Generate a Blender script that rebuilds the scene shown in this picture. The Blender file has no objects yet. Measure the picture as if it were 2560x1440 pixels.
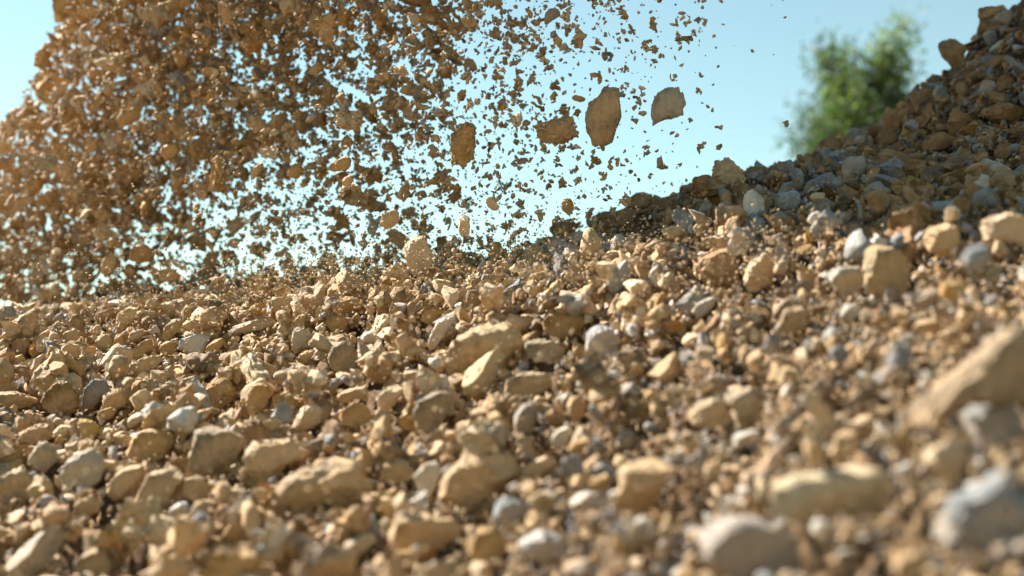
import bpy, bmesh, math, random
import numpy as np
from mathutils import Vector, noise, Matrix

rng = np.random.default_rng(7)
random.seed(7)
scene = bpy.context.scene
COL = scene.collection

# ------------------------------------------------------------------ camera
PITCH = math.radians(6.0)
LENS = 50.0
F = 2560 * LENS / 36.0            # focal length in photograph pixels
FOCUS = 3.0
cam_data = bpy.data.cameras.new("camera")
cam_data.lens = LENS
cam_data.sensor_width = 36.0
cam_data.clip_start = 0.02
cam_data.clip_end = 3000.0
cam_data.dof.use_dof = True
cam_data.dof.focus_distance = FOCUS
cam_data.dof.aperture_fstop = 2.5
cam = bpy.data.objects.new("camera", cam_data)
COL.objects.link(cam)
cam.rotation_euler = (math.radians(90) + PITCH, 0, 0)
scene.camera = cam
CP, SP = math.cos(PITCH), math.sin(PITCH)

# ------------------------------------------------------------------ sky, sun, exposure
SUN_AZ = math.radians(-50)        # from the view direction, negative = towards the left
SUN_EL = math.radians(40)
to_sun = Vector((math.sin(SUN_AZ) * math.cos(SUN_EL), math.cos(SUN_AZ) * math.cos(SUN_EL), math.sin(SUN_EL)))
world = bpy.data.worlds.new("World")
scene.world = world
world.use_nodes = True
wn, wl = world.node_tree.nodes, world.node_tree.links
bg = wn["Background"]
sky = wn.new("ShaderNodeTexSky")
sky.sky_type = 'NISHITA'
sky.sun_disc = False
sky.sun_elevation = SUN_EL
sky.sun_rotation = SUN_AZ
sky.altitude = 300
sky.air_density = 1.0
sky.dust_density = 0.1
sky.ozone_density = 1.5
wmix = wn.new("ShaderNodeMix")
wmix.data_type = 'RGBA'
wmix.blend_type = 'MULTIPLY'
wmix.inputs[0].default_value = 1.0
wmix.inputs[7].default_value = (1.07, 1.10, 0.81, 1)
wl.new(sky.outputs[0], wmix.inputs[6])
wl.new(wmix.outputs[2], bg.inputs[0])
bg.inputs[1].default_value = 0.050

sun_data = bpy.data.lights.new("sun", 'SUN')
sun_data.energy = 5.0
sun_data.angle = math.radians(0.53)
sun_data.color = (1.0, 0.935, 0.84)
sun = bpy.data.objects.new("sun", sun_data)
COL.objects.link(sun)
sun.rotation_euler = to_sun.to_track_quat('Z', 'Y').to_euler()
sun.location = to_sun * 20

scene.view_settings.view_transform = 'Standard'
scene.view_settings.look = 'None'
scene.view_settings.gamma = 1.0
scene.view_settings.exposure = 1.95
scene.view_settings.use_curve_mapping = False
scene.render.engine = 'CYCLES'
scene.cycles.use_denoising = True
scene.cycles.max_bounces = 6
scene.cycles.diffuse_bounces = 2
scene.cycles.sample_clamp_indirect = 8.0


# ------------------------------------------------------------------ helpers
def cam2world(p):
    """camera axes (x right, y depth, z up) to world"""
    p = np.asarray(p, float)
    out = np.empty_like(p)
    out[..., 0] = p[..., 0]
    out[..., 1] = p[..., 1] * CP - p[..., 2] * SP
    out[..., 2] = p[..., 1] * SP + p[..., 2] * CP
    return out


def world2cam(p):
    p = np.asarray(p, float)
    out = np.empty_like(p)
    out[..., 0] = p[..., 0]
    out[..., 1] = p[..., 1] * CP + p[..., 2] * SP
    out[..., 2] = -p[..., 1] * SP + p[..., 2] * CP
    return out


def at(px, py, d):
    """a point of the place that lies d metres in, seen at that pixel"""
    px, py, d = np.broadcast_arrays(np.asarray(px, float), np.asarray(py, float), np.asarray(d, float))
    return cam2world(np.stack([(px - 1280) / F * d, d, -(py - 720) / F * d], -1))


def project(p):
    c = world2cam(p)
    d = np.maximum(c[..., 1], 1e-3)
    return 1280 + c[..., 0] / d * F, 720 - c[..., 2] / d * F, c[..., 1]


_ico = {}


def ico(sub):
    if sub == 0:
        V = np.array([(1, 0, 0), (-1, 0, 0), (0, 1, 0), (0, -1, 0), (0, 0, 1), (0, 0, -1)], float)
        return V, np.array([(0, 2, 4), (2, 1, 4), (1, 3, 4), (3, 0, 4), (2, 0, 5), (1, 2, 5), (3, 1, 5), (0, 3, 5)])
    if sub not in _ico:
        bm = bmesh.new()
        bmesh.ops.create_icosphere(bm, subdivisions=sub, radius=1.0)
        bm.verts.ensure_lookup_table()
        V = np.array([v.co[:] for v in bm.verts])
        Fc = np.array([[v.index for v in f.verts] for f in bm.faces])
        bm.free()
        _ico[sub] = (V, Fc)
    return _ico[sub]


def rand_rot(n, r=rng):
    q = r.normal(size=(n, 4))
    q /= np.linalg.norm(q, axis=1, keepdims=True)
    w, x, y, z = q.T
    return np.stack([np.stack([1 - 2 * (y * y + z * z), 2 * (x * y - z * w), 2 * (x * z + y * w)], -1),
                     np.stack([2 * (x * y + z * w), 1 - 2 * (x * x + z * z), 2 * (y * z - x * w)], -1),
                     np.stack([2 * (x * z - y * w), 2 * (y * z + x * w), 1 - 2 * (x * x + y * y)], -1)], -2)


def lying_rot(n, tilt=0.75):
    """turned about the vertical, then tilted a little"""
    a = rng.uniform(0, 2 * np.pi, n)
    c, s, o, z = np.cos(a), np.sin(a), np.ones(n), np.zeros(n)
    Rz = np.stack([np.stack([c, -s, z], -1), np.stack([s, c, z], -1), np.stack([z, z, o], -1)], -2)
    t = rng.normal(0, tilt, n)
    c, s = np.cos(t), np.sin(t)
    Rx = np.stack([np.stack([o, z, z], -1), np.stack([z, c, -s], -1), np.stack([z, s, c], -1)], -2)
    t = rng.normal(0, tilt, n)
    c, s = np.cos(t), np.sin(t)
    Ry = np.stack([np.stack([c, z, s], -1), np.stack([z, o, z], -1), np.stack([-s, z, c], -1)], -2)
    return Rx @ Ry @ Rz


def rock_shapes(n, sub, rough=1.0, facets=5, cut=(0.5, 0.85), ragged=False, crust=False):
    """n different broken stones about one unit in radius"""
    V, Fc = ico(sub)
    P = np.repeat(V[None], n, 0).astype(np.float32)
    r = np.ones((n, len(V)), np.float32)
    for freq, amp, k in ((1.6, 0.16, 3), (3.6, 0.09, 3), (7.5, 0.04, 2)):
        if sub < 2 and freq > 4:
            continue
        for _ in range(k):
            w = rng.normal(0, freq, (n, 3)).astype(np.float32)
            ph = rng.uniform(0, 6.28, (n, 1)).astype(np.float32)
            r += rough * amp * np.sin(np.einsum('ij,vj->iv', w, V.astype(np.float32)) + ph)
    P *= np.maximum(r, 0.3)[..., None]
    for _ in range(facets):
        nn = rng.normal(size=(n, 3)).astype(np.float32)
        nn /= np.linalg.norm(nn, axis=1, keepdims=True)
        c = rng.uniform(cut[0], cut[1], (n, 1)).astype(np.float32)
        d = np.einsum('ivj,ij->iv', P, nn) - c
        P -= np.maximum(d, 0)[..., None] * nn[:, None, :] * 0.95
    if ragged or crust:       # crumbs of earth sticking to it, or pitted, chipped faces
        for i in range(n):
            off = Vector(rng.uniform(0, 90, 3))
            r = np.empty(len(V), np.float32)
            for j in range(len(V)):
                q = Vector(V[j]) + off
                if ragged:
                    r[j] = 1 + .34 * noise.fractal(q * 2.6, .7, 2.1, 4) + .16 * noise.noise(q * 1.4)
                else:
                    r[j] = 1 + .22 * noise.fractal(q * 2.4, .65, 2.2, 4) + .12 * noise.noise(q * 1.5)
            P[i] *= np.maximum(r, .4)[:, None]
    return P, Fc


def mesh_from_arrays(name, V, Fc, colors=None, smooth=True, mat=None, smooth_mask=None):
    me = bpy.data.meshes.new(name)
    nv, nf, k = len(V), len(Fc), Fc.shape[1]
    me.vertices.add(nv)
    me.vertices.foreach_set("co", np.ascontiguousarray(V, np.float32).ravel())
    me.loops.add(nf * k)
    me.loops.foreach_set("vertex_index", np.ascontiguousarray(Fc, np.int32).ravel())
    me.polygons.add(nf)
    me.polygons.foreach_set("loop_start", np.arange(0, nf * k, k, dtype=np.int32))
    sm = np.full(nf, bool(smooth)) if smooth_mask is None else smooth_mask
    me.polygons.foreach_set("use_smooth", sm)
    if colors is not None:
        a = me.attributes.new("stone_colour", 'FLOAT_COLOR', 'POINT')
        c4 = np.ones((nv, 4), np.float32)
        c4[:, :3] = colors
        a.data.foreach_set("color", c4.ravel())
    me.update(calc_edges=True)
    me.validate()
    if mat:
        me.materials.append(mat)
    return me


def link(name, me, loc=(0, 0, 0), parent=None, **props):
    o = bpy.data.objects.new(name, me)
    COL.objects.link(o)
    o.location = loc
    o.parent = parent
    for k, v in props.items():
        if v is not None:
            o[k] = v
    return o


# ------------------------------------------------------------------ materials
def new_mat(name):
    m = bpy.data.materials.new(name)
    m.use_nodes = True
    nt = m.node_tree
    return m, nt, nt.nodes, nt.links, nt.nodes["Principled BSDF"]


def ramp(nodes, stops):
    r = nodes.new("ShaderNodeValToRGB")
    e = r.color_ramp.elements
    while len(e) < len(stops):
        e.new(0.5)
    for i, (p, c) in enumerate(stops):
        e[i].position = p
        e[i].color = (*c, 1) if len(c) == 3 else c
    return r


def noise_node(nodes, links, coord, scale, detail=4, rough=0.6):
    n = nodes.new("ShaderNodeTexNoise")
    n.inputs["Scale"].default_value = scale
    n.inputs["Detail"].default_value = detail
    n.inputs["Roughness"].default_value = rough
    links.new(coord, n.inputs["Vector"])
    return n


def mix(nodes, links, mode, fac, a, b):
    m = nodes.new("ShaderNodeMix")
    m.data_type = 'RGBA'
    m.blend_type = mode
    for sock, v in ((m.inputs[0], fac), (m.inputs[6], a), (m.inputs[7], b)):
        if isinstance(v, bpy.types.NodeSocket):
            links.new(v, sock)
        elif isinstance(v, (int, float)):
            sock.default_value = v
        else:
            sock.default_value = (*v, 1)
    return m.outputs[2]


def stone_material(name, dust, scale=1.0):
    m, nt, N, L, P = new_mat(name)
    tc = N.new("ShaderNodeTexCoord").outputs["Object"]
    at_ = N.new("ShaderNodeAttribute")
    at_.attribute_name = "stone_colour"
    big = noise_node(N, L, tc, 28 * scale, 5, 0.65)
    fine = noise_node(N, L, tc, 420 * scale, 3, 0.7)
    mot = ramp(N, [(0.3, (0.48, 0.46, 0.43)), (0.48, (0.95, 0.95, 0.95)), (0.72, (1.3, 1.28, 1.24))])
    L.new(big.outputs["Fac"], mot.inputs[0])
    c = mix(N, L, 'MULTIPLY', 1.0, at_.outputs["Color"], mot.outputs[0])
    sp = ramp(N, [(0.36, (0.72, 0.7, 0.66)), (0.55, (1, 1, 1)), (0.75, (1.12, 1.1, 1.08))])
    L.new(fine.outputs["Fac"], sp.inputs[0])
    c = mix(N, L, 'MULTIPLY', 0.8, c, sp.outputs[0])
    # ochre dust lies on the stones in patches
    dn = noise_node(N, L, tc, 17 * scale, 6, 0.7)
    dm = ramp(N, [(0.47, (0, 0, 0)), (0.62, (dust, dust, dust))])
    L.new(dn.outputs["Fac"], dm.inputs[0])
    c = mix(N, L, 'MIX', dm.outputs[0], c, (0.57, 0.38, 0.215))
    L.new(c, P.inputs["Base Color"])
    rr = ramp(N, [(0.3, (0.62,) * 3), (0.7, (0.95,) * 3)])
    L.new(big.outputs["Fac"], rr.inputs[0])
    L.new(rr.outputs[0], P.inputs["Roughness"])
    P.inputs["Specular IOR Level"].default_value = 0.35
    b1 = noise_node(N, L, tc, 95 * scale, 6, 0.65)
    b2 = noise_node(N, L, tc, 600 * scale, 4, 0.7)
    add = N.new("ShaderNodeMath")
    add.operation = 'MULTIPLY_ADD'
    L.new(b2.outputs["Fac"], add.inputs[0])
    add.inputs[1].default_value = 0.28
    L.new(b1.outputs["Fac"], add.inputs[2])
    bump = N.new("ShaderNodeBump")
    bump.inputs["Strength"].default_value = 0.75
    bump.inputs["Distance"].default_value = 0.013
    L.new(add.outputs[0], bump.inputs["Height"])
    L.new(bump.outputs[0], P.inputs["Normal"])
    return m


MAT_STONE = stone_material("dusty_stone", 0.55)
MAT_FALL = stone_material("falling_stone", 0.4)

MAT_EARTH, _nt, N, L, P = new_mat("sandy_earth")
tc = N.new("ShaderNodeTexCoord").outputs["Object"]
e1 = noise_node(N, L, tc, 60, 8, 0.7)
e2 = noise_node(N, L, tc, 5, 5, 0.6)
er = ramp(N, [(0.3, (0.09, 0.055, 0.028)), (0.5, (0.20, 0.125, 0.062)), (0.7, (0.32, 0.215, 0.115))])
L.new(e1.outputs["Fac"], er.inputs[0])
er2 = ramp(N, [(0.3, (0.75, 0.75, 0.75)), (0.7, (1.1, 1.1, 1.1))])
L.new(e2.outputs["Fac"], er2.inputs[0])
L.new(mix(N, L, 'MULTIPLY', 1.0, er.outputs[0], er2.outputs[0]), P.inputs["Base Color"])
P.inputs["Roughness"].default_value = 0.95
P.inputs["Specular IOR Level"].default_value = 0.15
eb = noise_node(N, L, tc, 140, 8, 0.75)
bp = N.new("ShaderNodeBump")
bp.inputs["Strength"].default_value = 0.9
bp.inputs["Distance"].default_value = 0.012
L.new(eb.outputs["Fac"], bp.inputs["Height"])
L.new(bp.outputs[0], P.inputs["Normal"])

# stone colours, by the stone's own colour
PAL = {
    'tan': (0.535, 0.360, 0.185), 'sand': (0.62, 0.458, 0.285), 'ochre': (0.45, 0.268, 0.095),
    'brown': (0.31, 0.175, 0.070), 'dark': (0.21, 0.148, 0.090), 'grey': (0.33, 0.315, 0.30),
    'bluegrey': (0.27, 0.29, 0.315), 'pale': (0.57, 0.53, 0.47), 'cream': (0.66, 0.53, 0.33),
    'rust': (0.36, 0.19, 0.075),
}
PNAME = {'tan': 'tan', 'sand': 'sandy', 'ochre': 'ochre', 'brown': 'brown', 'dark': 'dark brown', 'grey': 'grey',
         'bluegrey': 'blue-grey', 'pale': 'pale', 'cream': 'cream', 'rust': 'rusty'}
PKEYS = list(PAL)
PARR = np.array([PAL[k] for k in PKEYS])


def pick_colours(n, weights):
    w = np.array([weights.get(k, 0) for k in PKEYS], float)
    idx = rng.choice(len(PKEYS), n, p=w / w.sum())
    c = PARR[idx] * rng.uniform(0.78, 1.2, (n, 1)) * rng.uniform(0.98, 1.02, (n, 3))
    return idx, c


# ------------------------------------------------------------------ terrain
CTRL = [
    (100, 1410, 1.9), (640, 1420, 1.75), (1280, 1420, 1.5), (1900, 1420, 1.25), (2450, 1420, 1.08),
    (100, 1170, 2.3), (640, 1170, 2.15), (1280, 1150, 1.9), (1900, 1150, 1.6), (2450, 1110, 1.3),
    (100, 970, 2.9), (500, 920, 2.95), (900, 910, 2.6), (1280, 910, 2.3), (1750, 910, 2.0), (2100, 860, 1.85),
    (2500, 810, 1.65), (100, 850, 3.5), (500, 800, 3.5), (850, 755, 3.2), (1100, 735, 2.9), (1400, 712, 2.75),
    (1700, 692, 2.5), (2000, 655, 2.3), (2400, 625, 2.15),
    (100, 765, 4.6), (400, 738, 4.3), (700, 716, 3.9), (950, 698, 3.6), (1200, 684, 3.4),
    (1500, 622, 3.2), (1900, 575, 2.9), (2300, 550, 2.75), (2560, 510, 2.7),
    (1350, 632, 3.5), (1600, 535, 3.75), (1800, 478, 3.85), (2000, 440, 3.9), (2200, 405, 4.0), (2330, 330, 4.0),
    (2470, 125, 4.05), (2650, -100, 4.1), (2900, -200, 4.2),
    (1900, 505, 3.3), (2250, 430, 3.3), (2500, 325, 3.35), (2650, 240, 3.3),
    (-300, 880, 3.5), (-300, 1150, 2.5), (-300, 790, 4.8), (2900, 800, 1.6), (2900, 480, 2.7),
    (100, 800, 5.6), (-300, 830, 5.8), (700, 800, 4.7), (1200, 775, 4.2), (1600, 640, 4.5), (2000, 480, 4.8),
    (2470, 220, 5.0), (2750, 150, 5.2),
]
CT = np.array(CTRL, float)
cw = at(CT[:, 0], CT[:, 1], CT[:, 2])
extra = np.array([(0, 0, -0.62), (-1.2, 0, -0.95), (1.0, 0, -0.30), (0, -1.5, -0.85), (-2.5, 1.5, -0.9), (1.4, 1.2, -0.02),
                  (2.2, 2.2, 0.25), (-2, 7, -0.5), (0, 6.2, -0.3), (1.5, 6.6, 0.1), (3, 6.6, 0.3), (2.6, 4.2, 1.0), (-3.2, 4.0, -0.4)])
cw = np.vstack([cw, extra])


def _kern(A, B):
    return np.sqrt(((A[:, None, :] - B[None]) ** 2).sum(-1) + 0.09)


_n = len(cw)
_K = np.zeros((_n + 3, _n + 3))
_K[:_n, :_n] = _kern(cw[:, :2], cw[:, :2]) + np.eye(_n) * -0.012
_K[:_n, _n:] = np.c_[np.ones(_n), cw[:, :2]]
_K[_n:, :_n] = _K[:_n, _n:].T
_W = np.linalg.solve(_K, np.r_[cw[:, 2], 0, 0, 0])
FAR_Z = -0.95


def height_exact(x, y):
    q = np.stack([x, y], -1).reshape(-1, 2)
    h = np.concatenate([np.c_[_kern(b, cw[:, :2]), np.ones(len(b)), b] @ _W for b in np.array_split(q, max(1, len(q) // 20000))])
    r = np.hypot(q[:, 0], q[:, 1] - 2.6)
    t = np.clip((r - 3.6) / 4.2, 0, 1)
    t = t * t * (3 - 2 * t)
    return (h * (1 - t) + FAR_Z * t).reshape(np.shape(x))


GX = np.linspace(-7, 7, 281)
GY = np.linspace(-4, 10.5, 291)
_mx, _my = np.meshgrid(GX, GY, indexing='ij')
GH = height_exact(_mx, _my)


def height(x, y):
    fx = np.clip((x - GX[0]) / (GX[1] - GX[0]), 0, len(GX) - 1.001)
    fy = np.clip((y - GY[0]) / (GY[1] - GY[0]), 0, len(GY) - 1.001)
    i, j = fx.astype(int), fy.astype(int)
    a, b = fx - i, fy - j
    return (GH[i, j] * (1 - a) * (1 - b) + GH[i + 1, j] * a * (1 - b) + GH[i, j + 1] * (1 - a) * b + GH[i + 1, j + 1] * a * b)


def hit_ground(px, py):
    """distance at which the line of sight through a pixel meets the slope"""
    ds = np.linspace(0.7, 6.5, 800)
    p = at(px, py, ds)
    below = p[:, 2] <= height(p[:, 0], p[:, 1])
    k = np.argmax(below)
    return float(ds[k]) if below.any() else None


_pw = [(rng.uniform(0, 6.28), rng.uniform(0, 6.28), 2 * np.pi * rng.uniform(5, 11), 0.015) for _ in range(6)] + \
      [(rng.uniform(0, 6.28), rng.uniform(0, 6.28), 2 * np.pi * rng.uniform(12, 24), 0.0045) for _ in range(7)]


def pile(x, y):
    """small heaps and hollows of the tipped material"""
    h = 0
    fade = np.clip((4.2 - np.hypot(x, y - 2.4)) / 1.4, 0.12, 1)
    for a, ph, k, amp in _pw:
        h = h + fade * amp * np.sin(k * (x * np.cos(a) + y * np.sin(a)) + ph + 1.5 * np.sin(3.1 * (y * np.cos(a) - x * np.sin(a)) + ph))
    return h


# fine, uneven mesh of the slope
tx = np.concatenate([np.linspace(-7, -2.4, 40)[:-1], np.linspace(-2.4, 2.4, 230), np.linspace(2.4, 7, 40)[1:]])
ty = np.concatenate([np.linspace(-4, 0.6, 40)[:-1], np.linspace(0.6, 5.6, 240), np.linspace(5.6, 10.5, 40)[1:]])
mx, my = np.meshgrid(tx, ty, indexing='ij')
mz = height(mx, my) + pile(mx, my)
bumps = np.zeros(mx.size)
for k, (a, b) in enumerate(zip(mx.ravel(), my.ravel())):
    bumps[k] = noise.fractal(Vector((a * 9, b * 9, 0.3)), 0.9, 2.1, 4)
mz = mz + 0.012 * bumps.reshape(mx.shape) - 0.062
edge = np.minimum(np.minimum(mx + 7, 7 - mx), np.minimum(my + 4, 10.5 - my))
mz -= 0.25 * np.clip(1 - edge / 0.3, 0, 1)
TV = np.stack([mx, my, mz], -1).reshape(-1, 3)
ni, nj = mx.shape
ii, jj = np.meshgrid(np.arange(ni - 1), np.arange(nj - 1), indexing='ij')
a0 = (ii * nj + jj).ravel()
TF = np.stack([a0, a0 + nj, a0 + nj + 1, a0 + 1], -1)
link("terrain", mesh_from_arrays("terrain", TV, TF, mat=MAT_EARTH), kind="structure")
s = 900.0
gv = np.array([(-s, -s, FAR_Z - 0.03), (s, -s, FAR_Z - 0.03), (s, s, FAR_Z - 0.03), (-s, s, FAR_Z - 0.03)])
link("ground", mesh_from_arrays("ground", gv, np.array([[0, 1, 2, 3]]), mat=MAT_EARTH), kind="structure")


# ------------------------------------------------------------------ stones seen one by one
# each: (short name, full label, colour, outline in photograph pixels, options)
def Z(ox, oy, k, *pts):
    return [(ox + x * k, oy + y * k) for x, y in pts]


R1 = (0, 0, .336)
R2 = (850, 0, .336)
R3 = (1700, 0, .336)
R4 = (0, 480, .336)
R5 = (850, 480, .336)
R6 = (1700, 480, .336)
R7 = (0, 960, .336)
R8 = (850, 960, .336)
R9 = (1700, 960, .336)
ZA = (400, 760, .3125)
ZB = (1000, 700, .3125)
ZC = (0, 760, .2361)

FALL = [
    ("big oblong ochre falling stone", "largest falling stone, oblong and ochre, tumbling upright against the sky", 'ochre', Z(*R2, (1935,580),(2010,590),(2065,650),(2085,780),(2095,870),(2050,960),(2030,1050),(1960,1105),(1895,1120),(1870,1030),(1835,960),(1812,860),(1850,740),(1900,640)), dict(d=3.02, hi=1, rough=.5, c=(.50,.335,.18))),
    ("grey-brown pointed falling stone", "angular grey-brown falling stone with a pointed foot, beside the big oblong one", 'grey', Z(*R2, (2440,600),(2520,640),(2560,680),(2575,760),(2550,860),(2470,880),(2400,900),(2330,940),(2310,860),(2320,780),(2370,670)), dict(d=3.0, hi=1, rough=.4, c=(.47, .385, .29))),
    ("wedge-shaped crumbly clod", "crumbly brown earth clod stuck with pebbles, wedge-shaped, left of the oblong stone", 'brown', Z(*R2, (1380,975),(1440,940),(1560,900),(1680,850),(1740,890),(1785,980),(1760,1050),(1660,1090),(1540,1060),(1440,1020)), dict(d=3.0, clod=1, rough=2.2, hi=1, c=(.40,.26,.13))),
    ("upright crumbly clod", "upright crumbly clod with grey pebbles in it, falling in mid-air", 'ochre', Z(*R2, (840,960),(870,900),(960,860),(1005,860),(1015,960),(1005,1100),(980,1190),(910,1235),(850,1190),(825,1110)), dict(d=3.05, clod=1, rough=1.8, hi=1)),
    ("grey kite-shaped falling stone", "grey kite-shaped angular stone falling near the top of the sky", 'grey', Z(*R2, (1520,100),(1580,35),(1610,60),(1655,100),(1580,160),(1525,205),(1515,160)), dict(d=3.1, hi=1, c=(.30, .25, .20))),
    ("pale pointed falling stone", "pale cream pointed stone falling just above the crest of the slope", 'cream', Z(*R5, (875,190),(930,130),(960,170),(975,250),(960,320),(920,360),(880,290)), dict(d=3.0, hi=1)),
    ("rough round tan clod", "rough round tan clod falling over the sandy upright boulder", 'tan', Z(*R5, (290,200),(330,140),(400,120),(440,150),(440,210),(400,260),(340,280),(300,240)), dict(d=3.0, rough=1)),
    ("flaky tan stone", "flaky tan stone bouncing at the foot of the shaded bank's ridge", 'sand', Z(*R3, (240,1200),(270,1160),(320,1150),(390,1190),(460,1270),(490,1340),(440,1400),(300,1400),(240,1310)), dict(d=3.1, rough=1)),
    ("brown nut-shaped stone", "brown nut-shaped stone in the air under the flaky tan stone", 'ochre', Z(*R3, (340,1420),(400,1380),(480,1390),(520,1450),(480,1530),(400,1540),(350,1490)), dict(d=3.1)),
    ("brown egg-shaped stone", "brown egg-shaped stone inside the dense falling gravel", 'ochre', Z(*R1, (1840,700),(1880,665),(1940,680),(1955,720),(1900,745),(1840,740)), dict(d=3.7)),
    ("big blocky ochre stone", "big blocky ochre stone falling inside the thick gravel curtain", 'ochre', Z(*R1, (1180,1110),(1230,1060),(1310,1050),(1345,1120),(1300,1190),(1210,1200)), dict(d=3.9)),
    ("square brown falling stone", "square brown stone falling where the gravel curtain thins", 'ochre', Z(*R1, (2130,1240),(2190,1210),(2265,1220),(2270,1280),(2210,1335),(2140,1320)), dict(d=3.5, rough=1)),
    ("hooked tan falling stone", "hooked tan stone falling beside the square brown one", 'tan', Z(*R1, (1870,1250),(1950,1200),(1970,1250),(1920,1300),(1870,1360),(1860,1300)), dict(d=3.6)),
    ("slanting brown wedge", "slanting brown wedge of stone falling in the gravel curtain", 'brown', Z(*R1, (1260,1390),(1330,1320),(1420,1260),(1410,1310),(1330,1400),(1270,1440)), dict(d=3.9)),
    ("blurred yellowish oval stone", "blurred yellowish oval stone low in the dense gravel curtain", 'tan', Z(*R1, (445,1320),(480,1230),(540,1210),(555,1260),(510,1340),(460,1370)), dict(d=4.5)),
    ("wide ochre lump", "wide ochre lump falling in front of small gaps of sky", 'ochre', Z(*R1, (840,920),(880,850),(960,810),(1040,780),(1075,800),(1050,880),(960,930),(870,960)), dict(d=4.1)),
    ("ochre plate-like stone", "ochre plate-like stone high in the dense gravel curtain", 'ochre', Z(*R1, (1490,500),(1540,470),(1600,500),(1660,560),(1600,580),(1510,560)), dict(d=3.9)),
    ("pale-tipped brown stone", "brown stone with a pale tip, high in the dense curtain", 'ochre', Z(*R1, (1290,430),(1340,360),(1380,420),(1400,490),(1340,500)), dict(d=4.0)),
    ("long thin upright stone", "long thin upright stone high in the dense falling gravel", 'ochre', Z(*R1, (1150,190),(1190,80),(1235,70),(1230,150),(1175,240)), dict(d=4.1)),
    ("bean-shaped brown stone", "bean-shaped brown stone falling in the thinning curtain", 'ochre', Z(*R1, (2430,1240),(2540,1160),(2600,1200),(2560,1270),(2450,1280)), dict(d=3.4)),
    ("long slanting blurred stone", "long slanting blurred stone falling low at the curtain's dense side", 'ochre', Z(*R4, (640,300),(680,220),(730,210),(720,290),(660,380),(630,350)), dict(d=4.5)),
    ("cap-shaped blurred stone", "cap-shaped blurred brown stone falling over the long slanting one", 'brown', Z(*R4, (590,130),(680,95),(740,110),(730,160),(650,170)), dict(d=4.5)),
    ("broad dark-brown lump", "broad dark brown lump falling just above the ground cloud", 'brown', Z(*R4, (930,420),(1000,380),(1090,370),(1180,440),(1130,520),(1000,540),(950,480)), dict(d=4.0)),
    ("sandy blurred lump", "sandy blurred lump beside the broad dark brown falling lump", 'tan', Z(*R4, (740,520),(830,440),(880,470),(850,600),(780,640),(750,580)), dict(d=4.1)),
    ("blurred grey near stone", "grey stone in the air close to the lens, strongly blurred", 'bluegrey', Z(*R6, (2080,520),(2150,400),(2270,390),(2340,450),(2290,570),(2160,600)), dict(d=1.45)),
    ("brown stone with a hanging tail", "brown stone with a ragged tail falling over the ridge hollow", 'ochre', Z(*R5, (1640,90),(1690,30),(1740,70),(1740,130),(1700,180),(1650,130)), dict(d=3.0, rough=1)),
    ("tan falling slab", "tan tilted slab falling at the lower edge of the curtain", 'sand', Z(*R5, (1060,40),(1090,0),(1130,40),(1190,110),(1160,150),(1100,110)), dict(d=3.0)),
    ("thin brown sliver", "thin brown sliver of stone pointing at the big oblong stone", 'ochre', Z(*R2, (1690,710),(1730,700),(1810,720),(1830,745),(1790,762),(1720,740)), dict(d=3.05)),
    ("yellow-brown round stone", "yellow-brown round stone at the thin side of the curtain", 'ochre', Z(*R2, (0,1160),(40,1140),(85,1190),(80,1240),(40,1275),(-30,1260),(-40,1200)), dict(d=3.2)),
    ("tan diamond falling stone", "tan diamond-shaped stone at the thin side of the curtain, low", 'tan', Z(*R2, (10,1340),(45,1290),(95,1310),(100,1350),(60,1390),(25,1380)), dict(d=3.1)),
    ("pale oblong near stone", "pale oblong stone in the air before the foot of the bank", 'cream', Z(*R5, (2140,550),(2200,480),(2250,460),(2240,510),(2170,560)), dict(d=2.5)),
    ("cream airborne pebble", "cream pebble in the air before the shaded bank", 'cream', Z(*R6, (950,30),(990,0),(1080,5),(1080,45),(1000,70)), dict(d=2.6)),
    ("slanted brown top stone", "brown stone half cut off by the picture's upper edge", 'brown', Z(*R2, (430,-60),(700,-60),(690,10),(630,60),(560,50),(450,30)), dict(d=3.5)),
]

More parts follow.
